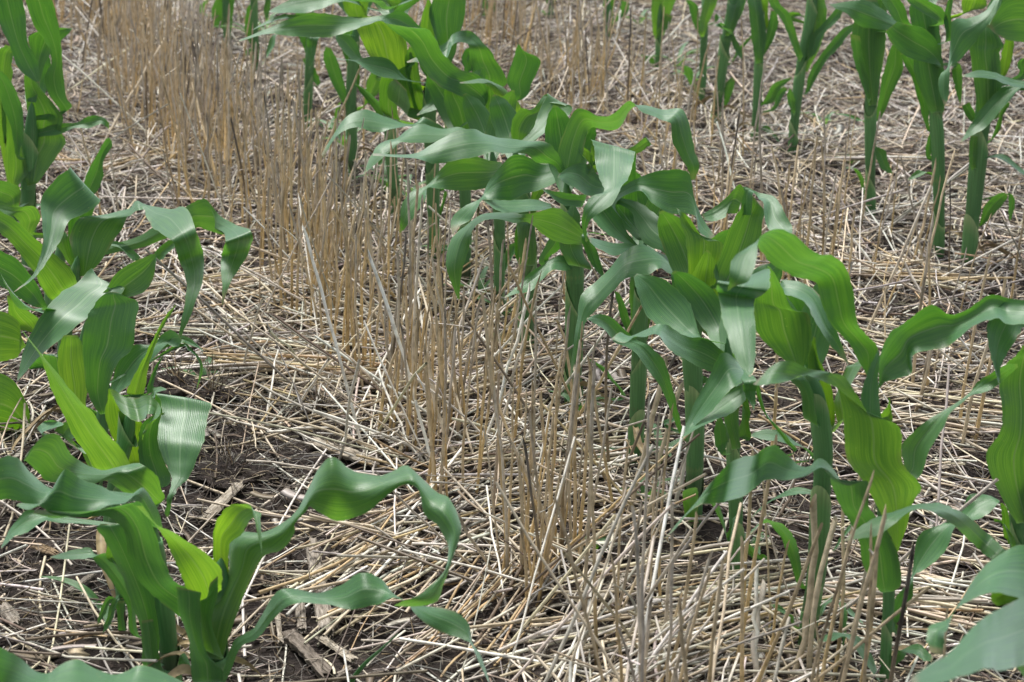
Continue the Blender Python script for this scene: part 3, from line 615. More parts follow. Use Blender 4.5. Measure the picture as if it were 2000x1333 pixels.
p = Plant((775, 432), [(775, 430, 9), (768, 360, 10), (762, 280, 12), (760, 200, 14), (765, 110, 12), (770, 30, 9)],
          'corn plant partly hidden behind the stubble stalk tops at the back of the middle row', GM)
p.leaf('B', '752 335 735 337; 702 240 660 322; 652 198 600 242; 578 193 583 207', d=(-2, -4), s=.5, young=0)
p.leaf('B', '640 10 640 -30; 512 50 500 -40; 400 72 380 -20; 300 74 290 20; 220 70 213 65', d=(-1, -5), s=-.6, young=.1)
p.leaf('B', '330 82 345 110; 300 78 320 102; 220 108 240 122; 122 168 128 167', d=(-4, -6), s=.4, young=.1, W=4)
p.leaf('B', '790 330 870 340; 740 230 800 230; 640 60 760 60; 620 -20 800 -30', d=(1, 1), s=0, young=.75)
p.leaf('B', '1000 -30 1100 -30; 880 60 900 40; 800 20 840 5; 700 10 720 -20; 640 0 640 -10', d=(-2, -2), s=.5, young=0)
p.leaf('B', '930 80 960 80; 880 20 960 40; 850 -40 950 -40', d=(1, 1), s=0, young=.5)
p.leaf('B', '810 440 830 430; 870 330 900 420; 790 330 830 330; 720 380 730 380', d=(-1, -3), s=.4, young=0.1)
p.leaf('B', '880 720 900 690; 760 560 900 640; 700 480 780 520; 690 460 700 470', d=(1, 2), s=.2, young=.05)
p.leaf('B', '870 830 890 850; 840 880 860 900; 800 940 805 945', d=(0, 0), s=.2, young=.1, W=3)
fill(p, 2, 21)

p = Plant((690, 352), [(690, 350, 8), (688, 280, 10), (686, 200, 12), (690, 110, 14), (700, 30, 10)],
          'dark corn plant in shade behind the stubble, below the long pale leaf pointing left', GM)
p.leaf('B', '690 470 720 470; 640 330 720 350; 600 200 720 240; 650 150 720 170', d=(0, 0), s=0, young=0)
p.leaf('B', '440 205 505 205; 428 270 482 262; 443 330 467 322; 438 386 441 386', d=(-3, -4), s=0, young=0, W=4)
p.leaf('B', '650 620 680 600; 560 450 640 480; 520 330 600 350; 530 260 560 270', d=(0, 0), s=0, young=0)
p.leaf('B', '740 600 760 580; 760 460 840 500; 790 400 850 440; 800 380 820 390', d=(1, 0), s=0, young=.3)
p.leaf('B', '640 560 620 540; 590 600 610 640; 570 740 590 740', d=(1, 1), s=0, young=.3, W=3)
p.leaf('B', '600 180 640 190; 560 140 600 160; 480 110 500 130; 400 105 410 115', d=(-1, -2), s=.5, young=0)
fill(p, 2, 22)

p = Plant((600, 250), [(600, 248, 7), (602, 180, 9), (606, 100, 11), (612, 20, 10)],
          'corn plant far back in the middle row, half lost behind stubble under overlapping leaves', GM)
p.leaf('B', '330 180 300 190; 262 188 230 203; 242 260 200 292; 178 358 181 366', d=(-2, -5), s=0, young=.1, W=4)
p.leaf('B', '420 300 470 300; 380 200 460 210; 350 120 440 130; 370 60 420 60', d=(0, 0), s=0, young=.0)
p.leaf('B', '480 480 500 470; 440 420 480 400; 400 330 440 320', d=(0, 0), s=0, young=.0)

p = Plant((500, 150), [(500, 148, 6), (498, 90, 8), (496, 20, 9), (496, -40, 8)],
          'distant corn plant at the far end of the middle row seen between stubble stalks', GM)
p.leaf('B', '120 260 160 250; 80 180 140 190; 90 60 150 80; 110 20 130 20', d=(0, 0), s=0, young=0)
p.leaf('B', '190 -10 222 -10; 186 60 220 60; 195 110 205 115', d=(-2, -2), s=0, young=0, W=4)
p.leaf('B', '170 330 180 340; 110 270 130 300; 70 300 85 320', d=(0, 0), s=.3, young=0, W=3)

p = Plant((445, 92), [(445, 90, 6), (442, 40, 8), (440, -30, 9)],
          'most distant corn plant at the top edge of the field, mostly cut off', GM)
p.leaf('A', '1190 150 1290 170; 1180 60 1300 70; 1200 0 1310 0; 1220 -40 1290 -40', d=(0, 0), s=0, young=.05)
p.leaf('A', '1130 80 1150 80; 1110 40 1140 40; 1150 0 1170 5', d=(0, -2), s=0, young=.1, W=3)
# ---- left row, front to back
p = Plant((470, 1640), [(470, 1634, 20), (470, 1540, 22), (462, 1450, 24), (452, 1400, 20)],
          'blurred pale leaf of the closest corn plant, its stem cut off by the bottom edge', GL)
p.leaf('H', '1280 1500 1290 1560; 1005 1322 1000 1500; 800 1250 800 1480; 700 1270 690 1480; 600 1278 580 1480; 450 1220 430 1470; 340 1233 320 1470; 268 1278 250 1480; 180 1250 150 1500; 80 1185 40 1520; -20 1130 -80 1540; -150 1100 -160 1400',
       d=(0, -2, -3, -4, -5, -6), s=.85, young=0, cup=.3, W=11)

p = Plant((412, 1400), [(412, 1392, 22), (412, 1330, 24), (414, 1270, 25), (420, 1200, 26), (428, 1140, 22), (432, 1090, 16)],
          'large corn plant whose very long leaf loops out over old stalk chunks', GL)
p.leaf('I', '5 1190 95 1200; 15 1010 155 1010; 55 870 215 860; 128 720 282 700; 133 560 340 622; 200 496 442 592; 330 492 498 500; 430 436 502 442; 520 360 560 372; 590 240 585 352; 640 138 640 387; 710 76 742 432; 800 138 850 407; 880 170 960 342; 970 188 1050 252; 1060 158 1112 228; 1140 128 1187 257; 1292 263 1215 382; 1357 300 1290 457; 1422 420 1345 532; 1422 520 1356 602; 1382 640 1342 702; 1332 790 1280 772; 1292 880 1210 837; 1182 910 1130 870; 1058 907 1060 902',
       d=(-1, -1, 0, 1, 1, 1, 1, 1, 0, 0, 0, 0, 0, 0, -1, -2, -3, -4, -5, -6, -7, -7), s=(0, 0, 0, .1, .3, .6, .8, .8, .6, .4, .4, .5, .7, .8, .8, .8, .7, .4, .3, .2, .2, .2, .3, .4, .5), young=(.34), cup=-1.7, W=6.5)
p.leaf('H', '1115 910 1232 805; 1040 795 1237 717; 990 692 1172 632; 930 560 1052 552; 880 478 942 490; 828 420 872 452; 760 350 800 350', d=(-1, -2, -2, -3, -4), s=(.1, .1, .2, .3), young=.75, cup=.5)
p.leaf('H', '1195 760 1272 760; 1190 650 1274 700; 1190 500 1280 562; 1230 398 1352 502; 1280 350 1385 440; 1330 338 1450 390; 1400 350 1452 440; 1430 480 1456 520; 1466 642 1462 640', d=(0, 1, 1, 0, 0, -1, -2, -3), s=(0, 0, 0, .2, .4, .5, .2, 0), young=.8, cup=.5)
p.leaf('I', '85 1310 115 1335; 158 1110 190 1150; 268 1033 290 1087; 348 905 400 962; 420 820 480 907; 520 813 580 897; 640 828 700 907; 760 793 800 927; 872 720 890 910; 980 753 985 892; 1055 828 1045 862; 1150 883 1130 907; 1280 908 1230 1002; 1402 940 1340 1062; 1472 1010 1440 1097; 1490 1110 1485 1122; 1540 1190 1528 1222; 1592 1340 1580 1330',
       d=(-1, -2, -3, -3, -4, -4, -5, -5, -6, -7), s=(.2, .2, .3, .3, .5, .7, .6, .5, .4, .6, .6, .6, .4, .4, .4, .4, .3), young=.02, cup=-.3)
p.leaf('H', '1080 1330 1240 1330; 1060 1200 1240 1260; 1050 1100 1150 1170; 1000 950 1120 1010; 990 880 1120 850; 985 800 1115 830', d=(-2, -3), s=0, young=0, cup=-.5)
p.leaf('H', '1140 1150 1250 1200; 1110 930 1180 1010; 1115 880 1210 860; 1150 870 1215 790; 1170 780 1215 740', d=(-2, -2), s=0, young=.35, cup=.5)
p.leaf('H', '1090 1290 1080 1260; 1040 1270 1050 1200; 1000 1230 1030 1170; 995 1200 1005 1180', d=(0, 1), s=.3, young=0, W=3.5)

p = Plant((338, 1345), [(338, 1340, 17), (330, 1280, 18), (322, 1220, 20), (312, 1150, 24), (300, 1080, 24), (285, 1020, 18), (275, 970, 14)],
          'corn plant with dark clasping leaves beside the one with the long looping leaf', GL)
p.leaf('H', '1000 970 1120 845; 880 872 1002 792; 782 780 962 745; 722 640 905 640; 690 500 845 455; 600 410 785 340; 470 402 720 335; 300 400 560 370; 150 380 330 390; 80 335 100 345'.replace('300 400 560 370; 150 380 330 390; 80 335 100 345', '330 420 480 380; 180 390 200 370'), d=(-3, -4, -4, -5, -5, -5), s=(.2, .2, .1, .1, .3, .7, .8), young=0, cup=.4)
p.leaf('H', '905 470 830 445; 842 300 760 332; 790 248 720 330; 718 290 690 345; 640 280 600 352; 540 235 500 392; 430 190 400 410; 362 143 290 392; 305 240 220 352; 250 330 160 372; 100 335 90 350', d=(-1, -3, -4, -5, -5), s=(.5, .6, .6, .7, .7, .6, .6, .5, .7, .6), young=0, cup=-.4)
p.leaf('H', '460 250 440 290; 305 255 290 280; 222 213 250 337; 120 108 170 352; 60 73 60 314; -30 88 -30 322; -120 130 -120 280', d=(-2, -5), s=.6, young=0, cup=-.4)
p.leaf('H', '800 1240 870 1240; 790 1100 890 1110; 770 980 880 1000; 700 800 850 830; 600 560 760 620; 540 480 700 470; 560 450 640 450', d=(-1, -1), s=0, young=.0, cup=-.5)
p.leaf('H', '740 1068 775 1070; 700 900 745 832; 600 732 662 700; 520 652 592 620; 505 588 510 642; 400 598 400 648; 280 632 282 640', d=(0, 0, 1, 1, 1), s=(.2, .2, .4, .4, .7, .6), young=0, W=4)
p.leaf('H', '345 405 345 440; 250 393 250 432; 150 378 160 492; 68 460 80 527; 5 577 8 585', d=(0, -1), s=.4, young=0)
p.leaf('H', '870 1300 960 1320; 810 1200 900 1240; 795 1080 870 1060; 790 990 850 980', d=(-2, -2), s=0, young=.05, cup=-.5)
p.leaf('H', '950 1230 975 1200; 930 1120 1000 1160; 920 1000 1000 1120; 915 960 930 960', d=(1, 1), s=0, young=.05, W=4)
p.leaf('H', '610 660 690 650; 600 560 680 560; 620 470 660 480', d=(0, 0), s=0, young=.4, W=4)

p = Plant((238, 1230), [(238, 1226, 7), (236, 1170, 8), (228, 1100, 10), (220, 1030, 14), (225, 970, 12)],
          'small corn plant with a thin pale stem under a mass of blue-green leaves', GL)
p.leaf('G', '1262 1320 1200 1400; 1260 1220 1140 1330; 1222 1110 1000 1272; 1130 1040 880 1182; 1042 1018 818 1157; 900 1053 730 1167; 760 1058 600 1152; 620 998 480 1167; 530 928 380 1162; 455 800 290 1082; 330 820 210 1012; 198 960 185 1002', d=(2, 1, 0, 0, -1, -2, -3, -4, -5), s=(-.2, -.2, -.2, 0, .6, .7, .7, .6, .6, .6, .6, .5), young=.25, cup=-.3, W=7)
p.leaf('H', '660 1040 700 1040; 655 960 690 960; 640 880 690 880', d=(-1, -1), s=0, young=0, W=3)
p.leaf('H', '655 870 665 865; 630 880 650 900; 590 990 620 1000; 570 1060 574 1062', d=(-1, -2), s=0, young=.1, W=3)
p.leaf('H', '640 860 650 868; 600 855 610 900; 560 930 585 960; 540 1010 545 1012', d=(-1, -2), s=0, young=.1, W=3)

p = Plant((212, 1095), [(212, 1092, 12), (216, 1020, 14), (222, 960, 16), (235, 900, 20), (250, 840, 18), (258, 790, 12)],
          'corn plant with one long straight strap leaf leaning across its neighbours', GL)
p.leaf('G', '770 1085 1032 1062; 702 1000 1002 990; 598 840 882 838; 518 690 772 700; 418 500 652 550; 368 338 502 378; 318 188 352 203; 250 90 265 97; 172 -12 180 -12', d=(-1, -2, -3, -4, -5, -6), s=(0, 0, .1, .2, .3, .4), young=.55, cup=.4)
p.leaf('G', '1000 1020 1090 1020; 880 810 1097 822; 820 650 1112 702; 840 480 1000 658; 866 436 930 610; 960 488 1012 662; 1060 508 1100 692; 1162 492 1152 642; 1242 560 1200 650; 1242 650 1120 780; 1142 720 1108 855', d=(1, 1, 1, 1, 0, -1, -1, -2, -2, -3, -3), s=(0, 0, 0, .1, .5, .6, .6, .5, .2, 0, 0), young=.75, cup=.4)
p.leaf('G', '1160 1010 1260 1010; 1190 700 1400 720; 1210 520 1560 560; 1225 475 1645 540; 1265 600 1630 640; 1240 740 1605 760; 1238 860 1582 870; 1278 1000 1532 1012; 1333 1110 1472 1132; 1335 1200 1402 1202; 1308 1290 1352 1292; 1290 1400 1330 1400; 1300 1440 1310 1440', d=(2, 3, 3, 2, 0, -2, -3, -4, -5, -6, -6, -6), s=0, young=0, cup=-.5, W=7)
p.leaf('G', '1180 1240 1262 1210; 1118 1100 1332 1132; 1083 950 1272 972; 1083 820 1247 832; 1108 720 1272 702; 1200 640 1285 625', d=(-1, 0, 0), s=0, young=.02, cup=.4)
p.leaf('G', '1180 480 1190 520; 1200 440 1220 470; 1250 425 1265 455; 1285 450 1270 480; 1215 540 1200 600; 1160 760 1110 790'.replace('1285 450 1270 480; 1215 540 1200 600; 1160 760 1110 790', '1300 440 1300 450'), d=(1, 0), s=.5, young=.3, W=3)
p.leaf('G', '520 700 570 690; 430 740 640 960; 420 770 560 860; 500 705 600 780'.replace('520 700 570 690; 430 740 640 960; 420 770 560 860; 500 705 600 780', '700 1050 740 1060; 620 890 720 960; 500 800 640 940; 425 765 560 850; 500 703 600 760; 520 700 560 710'), d=(0, 1), s=.2, young=.35)
p.leaf('G', '320 780 330 800; 330 700 480 720; 400 680 480 700', d=(2, 2), s=.5, young=0)

p = Plant((186, 962), [(186, 959, 12), (190, 900, 14), (196, 850, 16), (205, 800, 18), (212, 750, 12)],
          'corn plant with a dark upright ribbed blade and a narrow lime leaf', GL)
p.leaf('F', '555 1450 590 1445; 488 1330 602 1332; 463 1160 652 1172; 458 1050 737 1087; 483 920 757 942; 515 860 770 832; 560 800 705 800; 610 770 660 775', d=(-1, -1, 0, 1), s=0, young=.05, cup=.6)
p.leaf('G', '1000 500 1118 505; 990 460 1120 490; 1050 330 1150 320; 1120 200 1175 210; 1190 60 1220 80; 1225 -60 1265 -40; 1262 -110 1268 -108'.replace('1225 -60 1265 -40; 1262 -110 1268 -108', '1230 -20 1262 -20; 1300 -140 1345 -160; 1372 -215 1374 -215'), d=(0, 0, 0, 0), s=0, young=.7, cup=.3, W=4)
p.leaf('G', '800 600 850 620; 870 400 950 460; 930 200 1060 380; 1040 100 1160 240; 1180 90 1290 100; 1260 20 1350 110; 1330 -20 1400 100; 1400 20 1420 60', d=(1, 2, 3, 3, 2), s=.3, young=.0, cup=.4)
p.leaf('G', '1120 500 1180 470; 1150 420 1200 390; 1200 290 1235 270; 1270 180 1285 170', d=(0, 1), s=0, young=.0, W=3)
p.leaf('G', '1310 60 1330 100; 1405 20 1420 85; 1480 40 1460 90; 1560 110 1545 120; 1600 160 1604 160', d=(3, 4), s=.3, young=.2, W=3)
p.leaf('G', '1400 80 1420 110; 1480 110 1470 135; 1560 200 1530 190; 1585 290 1560 290; 1540 440 1536 440', d=(3, 3), s=.2, young=.05, W=3)
p.leaf('G', '690 620 700 640; 690 540 790 600; 700 590 810 650; 800 620 812 680'.replace('690 620 700 640; 690 540 790 600; 700 590 810 650; 800 620 812 680', '720 640 760 700; 700 585 810 690; 720 600 800 640'), d=(0, 0), s=.5, young=.1, W=4)
p.leaf('G', '560 600 680 600; 470 400 690 390; 450 200 660 220; 470 80 640 80; 500 20 600 20', d=(0, 1), s=0, young=.8, cup=.4)

p = Plant((148, 868), [(148, 865, 11), (152, 800, 13), (158, 740, 16), (165, 680, 16), (172, 620, 12)],
          'corn plant with a wide blue-green leaf drooping forward from a sharp fold', GL)
p.leaf('F', '560 940 620 940; 530 800 650 800; 515 642 560 722; 440 718 692 750; 353 760 642 812; 298 820 562 882; 238 900 452 942; 158 1030 332 1042; 118 1150 222 1132; 96 1267 102 1264', d=(4, 5, 4, 1, -1, -3, -4, -5, -6), s=(0, 0, .3, .5, .4, .4, .3, .2, .2), young=0, cup=.5, W=6.5)
p.leaf('F', '590 760 700 810; 600 742 702 805; 660 658 792 777; 760 598 847 712; 863 556 870 602; 868 552 872 560', d=(1, 2, 3), s=.1, young=.3, cup=.3)
p.leaf('F', '230 870 250 860; 100 860 240 885; 30 740 150 850; 0 660 50 760', d=(-3, -5), s=.3, young=0)
p.leaf('F', '250 1120 300 1130; 240 1130 390 1150; 260 1200 400 1260; 330 1330 420 1340', d=(-2, -1), s=.1, young=.1)
p.leaf('F', '330 1330 400 1340; 250 1200 380 1240; 165 1200 260 1140; 180 1150 200 1140', d=(0, -1), s=0, young=.0)

p = Plant((118, 775), [(118, 772, 10), (124, 700, 13), (132, 630, 16), (142, 560, 16), (152, 500, 12)],
          'corn plant whose striped arching leaf hangs a long pale tip over the straw, left row', GL)
p.leaf('F', '440 680 490 675; 402 540 582 572; 388 460 640 480; 440 362 690 400; 580 340 705 365; 712 316 735 333; 757 266 772 310; 800 273 805 312; 905 308 815 352; 1037 308 860 422; 1092 430 960 492; 1132 560 1000 602; 1134 692 1038 702; 1097 810 1030 822; 1052 930 1010 932; 990 1064 986 1058', d=(0, 1, 2, 2, 2, 1, 1, -1, -5, -9, -13, -17, -19, -20), s=(0, 0, .1, .6, .8, .8, .6, .6, .4, .3, .2, .1, 0, 0), young=.2, cup=-.4)
p.leaf('F', '395 650 440 650; 380 500 455 490; 380 330 510 350; 388 95 547 262; 375 95 545 285; 298 150 470 337; 230 260 380 382; 234 380 335 492; 238 520 270 592; 178 680 195 692; 76 772 82 775', d=(3, 4, 4, 3, 1, 0, -2, -4, -6, -7), s=(0, 0, .1, .4, .4, .3, .2, .2, .1), young=0, cup=.4)
p.leaf('F', '425 705 290 820; 382 630 240 762; 302 560 190 662; 202 480 90 532; 100 383 0 442; 0 318 -100 380; -60 290 -120 330', d=(-2, -3, -4, -4), s=.2, young=.45, cup=.4)
p.leaf('F', '275 855 230 862; 202 720 150 832; 102 600 50 762; 0 540 -50 700; -60 500 -90 600', d=(-3, -4), s=.1, young=.0)
p.leaf('F', '235 990 200 1000; 220 920 60 960; 120 850 50 900; 100 800 40 790', d=(-3, -4), s=0, young=.6)
p.leaf('F', '405 660 430 640; 350 560 395 560; 310 500 380 470; 330 420 365 440', d=(2, 3), s=0, young=.4, cup=-.3)
p.leaf('F', '150 1070 146 1075; 112 953 100 1132; 52 898 40 1152; -40 868 -40 1152; -110 900 -110 1080', d=(-6, -7), s=-.1, young=.6, cup=-.5)
p.leaf('G', '245 815 225 808; 228 620 150 782; 162 450 80 777; 82 358 0 774; -50 308 -80 772; -150 350 -150 650', d=(-6, -7), s=-.1, young=.5, cup=-.5)

p = Plant((92, 668), [(92, 666, 10), (100, 600, 12), (112, 530, 14), (124, 460, 12)],
          'left row corn plant whose long leaf folds down to a notched pale end', GL)
p.leaf('F', '560 520 600 560; 760 470 800 520; 900 380 960 460; 1028 300 1092 412; 1087 270 1155 427; 1140 257 1245 456; 1215 338 1192 420; 1302 390 1245 440; 1402 440 1256 490; 1392 540 1236 572; 1332 645 1231 662; 1282 725 1240 747; 1242 848 1236 842', d=(2, 2, 2, 2, 1, 0, -3, -9, -12, -15, -17), s=(.2, .2, .2, -.1, -.2, -.2, .2, .2, .1, 0), young=.15, cup=-.4)
p.leaf('F', '610 492 630 515; 702 508 722 582; 785 578 765 605', d=(2, 1), s=.3, young=0, W=4)
p.leaf('F', '850 600 880 600; 865 545 930 560; 950 480 985 515; 985 505 990 520', d=(4, 4), s=.2, young=.05, W=4)
p.leaf('F', '188 465 150 435; 224 365 110 382; 190 296 80 352; 100 298 40 347; 0 276 -20 337; -80 260 -90 320', d=(-2, -3, -4), s=(.1, .1, .3, .5), young=.35)
p.leaf('F', '430 480 520 500; 450 400 560 410; 500 370 560 385', d=(2, 3), s=0, young=.3)

p = Plant((58, 545), [(58, 543, 12), (56, 470, 15), (55, 400, 18), (56, 340, 22), (60, 270, 20), (62, 200, 14)],
          'corn plant in the upper left with a tall upright striped blade and dark stem', GL)
p.leaf('A', '150 1030 215 1015; 113 860 302 892; 128 790 364 797; 148 680 337 732; 148 600 347 642; 133 450 217 482; 150 350 200 380; 160 300 180 305', d=(-1, 0, 0, 0), s=0, young=.3, cup=.5)
p.leaf('A', '338 650 392 605; 268 520 372 542; 248 430 352 432; 288 340 347 332; 248 230 337 202; 178 120 312 82; 143 0 282 -10; 130 -80 200 -100', d=(1, 1, 0, -1), s=0, young=.05, cup=-.4)
p.leaf('A', '60 -120 200 -60; -60 -60 120 -20; -10 120 142 100; 50 240 154 240; 90 360 207 330; 150 425 219 400; 214 464 218 462'.replace('60 -120 200 -60; ', ''), d=(-4, -5), s=0, young=.0, cup=.3, join=False) 
p.leaf('A', '95 880 112 870; 58 700 130 762; 18 600 127 622; -22 470 72 472; -60 390 12 397', d=(-2, -3), s=0, young=.0)
p.leaf('A', '58 1042 102 1042; 28 900 152 962; 38 760 122 822; 33 640 92 682; 38 600 62 610', d=(-1, -1), s=0, young=.5)
p.leaf('A', '318 690 337 747; 430 683 410 717; 500 648 490 717; 570 653 562 692; 610 690 606 722', d=(0, 1), s=.3, young=.1, W=4)
p.leaf('A', '440 1060 505 1098; 488 960 572 1002; 558 830 577 902; 588 780 622 822; 608 768 624 790', d=(3, 3), s=0, young=0, W=4)
p.leaf('A', '180 320 260 330; 165 200 395 175; 330 155 396 160', d=(3, 3), s=0, young=.1)
p.leaf('A', '10 450 60 480; -10 300 70 330; 30 250 100 270', d=(1, 1), s=0, young=.4)
p.leaf('A', '110 1155 60 1168; 117 1060 20 1142; 60 1018 -30 1132; -20 1003 -60 1102', d=(-4, -5), s=.1, young=.25)
fill(p, 1, 20)

p = Plant((28, 452), [(28, 450, 9), (26, 380, 11), (24, 300, 13), (22, 220, 12)],
          'corn plant cut by the upper left edge behind the tall striped one', GL)
p.leaf('A', '40 1020 90 1000; 0 800 60 820; -20 600 30 600; -10 500 20 520', d=(0, 0), s=0, young=.6)
p.leaf('A', '20 800 60 800; 0 500 60 520; 10 380 70 400; 30 330 50 340', d=(0, 0), s=0, young=.5)

# ---- back right row, nearest first
p = Plant((1890, 524), [(1890, 521, 16), (1898, 440, 17), (1907, 350, 19), (1915, 270, 24), (1924, 190, 28), (1930, 120, 24), (1935, 60, 14)],
          'thickest corn plant of the back right row, a pale leaf hanging over its whorl', GR)
p.leaf('D', '1740 640 1852 650; 1718 450 1872 442; 1700 300 1862 300; 1688 245 1882 255; 1720 180 1850 190; 1760 130 1800 135', d=(-1, 0), s=0, young=.15, cup=-.6)
p.leaf('D', '1855 440 1892 425; 1868 330 1932 320; 1885 255 1942 235; 1900 200 1940 190', d=(1, 1), s=0, young=.75, W=4)
p.leaf('D', '1870 -60 1890 -40; 1840 -10 1860 0; 1780 63 1827 95; 1690 101 1762 187; 1603 113 1702 267; 1588 220 1622 352; 1573 365 1587 372; 1530 420 1582 422; 1523 500 1577 532; 1553 588 1563 583', d=(0, -2, -3, -4, -5, -6), s=.3, young=0, cup=-.3)
p.leaf('D', '2180 100 2180 200; 2080 20 2080 242; 1980 -20 1990 237; 1880 20 1902 222; 1798 150 1828 182', d=(-1, -3), s=.3, young=.25, cup=.4, W=7)
p.leaf('D', '2055 468 2055 502; 1930 438 1920 482; 1840 403 1830 442; 1750 393 1750 432; 1653 420 1656 432', d=(-3, -4), s=.8, young=0, W=4)
p.leaf('D', '2000 470 2000 490; 1987 476 1977 492; 1890 488 1910 572; 1810 548 1850 637; 1740 633 1780 714; 1690 713 1710 754; 1643 792 1646 794', d=(-2, -4), s=.4, young=0)
p.leaf('D', '1745 1262 1765 1258; 1778 1150 1832 1192; 1838 1090 1892 1122; 1888 1073 1907 1092', d=(0, -1), s=.2, young=.1, W=4)
p.leaf('D', '1890 1090 1905 1080; 1910 1100 1945 1110; 1912 1170 1945 1160; 1915 1232 1925 1228', d=(0, 0), s=0, young=0, W=3)
p.leaf('D', '1800 873 1810 882; 1880 863 1870 892; 1960 918 1950 947; 2050 1000 2050 1012', d=(-1, -3), s=.6, young=0, W=4)
p.leaf('D', '1735 705 1745 682; 1680 652 1722 622; 1648 592 1692 572', d=(0, 0), s=0, young=0, W=4)
p.leaf('D', '1800 800 1840 760; 1830 740 1870 700; 1860 640 1880 650; 1880 590 1920 580; 1890 570 1900 572', d=(1, 1), s=0, young=.1, W=4)
p.leaf('D', '1960 420 2000 440; 1960 360 2010 340; 1980 330 2020 320', d=(2, 2), s=0, young=0)
p.leaf('D', '1700 940 1730 930; 1690 830 1740 830; 1700 760 1740 760', d=(-1, -1), s=0, young=.15, W=3)
fill(p, 1, 22)

p = Plant((1833, 494), [(1833, 491, 13), (1834, 400, 14), (1832, 300, 15), (1826, 200, 20), (1820, 130, 26), (1812, 60, 24), (1806, 10, 14)],
          'corn plant second from the right in the back row, dark stem and arched glossy leaves', GR)
p.leaf('D', '1468 610 1552 610; 1398 450 1562 452; 1383 340 1542 342; 1378 180 1532 192; 1358 60 1502 62; 1380 -20 1450 -20', d=(-1, 0), s=0, young=.0, cup=-.6)
p.leaf('D', '1455 722 1470 705; 1408 560 1467 582; 1378 450 1432 452; 1328 350 1392 352; 1313 298 1352 288', d=(0, 0), s=0, young=0, W=5)
p.leaf('D', '1550 372 1530 367; 1507 230 1440 347; 1432 158 1320 302; 1342 138 1250 222; 1290 123 1225 177', d=(-2, -4), s=.3, young=0, cup=.4)
p.leaf('D', '1372 142 1300 132; 1332 40 1240 62; 1282 -30 1200 0; 1230 -60 1180 -50', d=(-2, -3), s=.3, young=.05)
p.leaf('D', '1572 127 1520 127; 1542 50 1430 72; 1452 0 1350 12; 1380 -60 1330 -50', d=(-2, -4), s=.3, young=.1)
p.leaf('D', '1640 92 1692 62; 1648 20 1782 40; 1680 -40 1780 -40', d=(0, 0), s=0, young=.75)
p.leaf('D', '1560 230 1600 215; 1550 100 1590 100; 1575 0 1600 0; 1580 -40 1590 -40', d=(-2, -2), s=0, young=0, W=4)
p.leaf('D', '1600 370 1620 350; 1595 400 1650 390; 1610 480 1652 480; 1640 580 1646 580', d=(-3, -3), s=0, young=.1, W=4)
p.leaf('D', '1460 890 1480 870; 1450 820 1485 810; 1470 750 1485 740', d=(0, 0), s=0, young=0, W=3)
p.leaf('D', '1440 960 1470 960; 1400 950 1420 985; 1345 1005 1350 1008', d=(0, -1), s=.3, young=.2, W=3)
fill(p, 1, 23)

p = Plant((1701, 414), [(1701, 411, 11), (1700, 340, 12), (1700, 260, 13), (1700, 190, 17), (1697, 120, 26), (1694, 60, 26), (1694, 10, 14)],
          'back right row corn plant with a straight clean stem and a flat leaf above', GR)
p.leaf('D', '1128 575 1178 575; 1088 430 1197 432; 1038 250 1227 252; 1048 130 1222 152; 1078 60 1200 60; 1100 0 1180 0', d=(-1, 0), s=0, young=.1, cup=-.6)
p.leaf('D', '1168 665 1202 655; 1198 480 1272 502; 1228 360 1322 392; 1258 260 1312 282; 1288 238 1302 245', d=(1, 1), s=0, young=.1, W=5)
p.leaf('D', '1128 565 1142 545; 1083 440 1132 442; 1048 330 1102 332; 1028 190 1082 202', d=(-2, -2), s=0, young=0, W=4)
p.leaf('D', '1332 172 1310 167; 1232 73 1210 167; 1132 8 1090 147; 1030 8 1010 82; 908 28 938 44', d=(-2, -3, -4), s=.4, young=0, cup=-.3)
p.leaf('D', '1060 200 1200 190; 1060 90 1230 80; 1110 20 1240 10; 1150 -40 1200 -40', d=(0, 1), s=0, young=.2)
p.leaf('D', '1165 830 1178 820; 1175 890 1225 840; 1210 950 1240 900; 1265 972 1268 966', d=(-1, -2), s=0, young=.05, W=3)
p.leaf('D', '1100 1075 1110 1060; 1075 990 1105 1000; 1040 938 1065 945; 990 935 1000 940', d=(1, 1), s=.2, young=.15, W=3)
p.leaf('D', '1120 690 1122 672; 1060 650 1070 675; 1000 635 1005 648; 940 635 942 638', d=(1, 1), s=.3, young=.3, W=2.5)
fill(p, 1, 24)

p = Plant((1547, 308), [(1547, 305, 10), (1552, 240, 11), (1558, 180, 12), (1566, 120, 18), (1578, 60, 22), (1588, 0, 20), (1590, -40, 12)],
          'back right row corn plant with a black bottomed stem and forked leaf blades', GR)
p.leaf('D', '745 410 792 400; 768 250 872 232; 778 120 897 102; 788 0 892 20; 800 -60 870 -60', d=(0, 0), s=0, young=.2, cup=-.5)
p.leaf('D', '790 335 832 305; 798 220 880 200; 880 130 922 152; 938 60 977 92; 958 15 992 40', d=(-1, -1), s=.2, young=0, W=5)
p.leaf('D', '738 335 762 305; 668 160 732 200; 638 100 692 80; 588 40 642 30; 568 -20 620 -20', d=(-1, -1), s=0, young=.05, W=5)
p.leaf('D', '712 642 722 622; 678 560 722 562; 688 490 702 502', d=(-1, -1), s=0, young=.1, W=3)
p.leaf('D', '775 522 795 517; 798 420 842 432; 848 330 902 332; 918 240 962 270; 988 163 1012 205; 1060 128 1064 142', d=(0, 0, 1), s=.2, young=0, W=4.5)
p.leaf('D', '680 110 720 100; 690 70 770 90; 740 70 780 105', d=(1, 1), s=.2, young=.3, W=4)
fill(p, 1, 25)

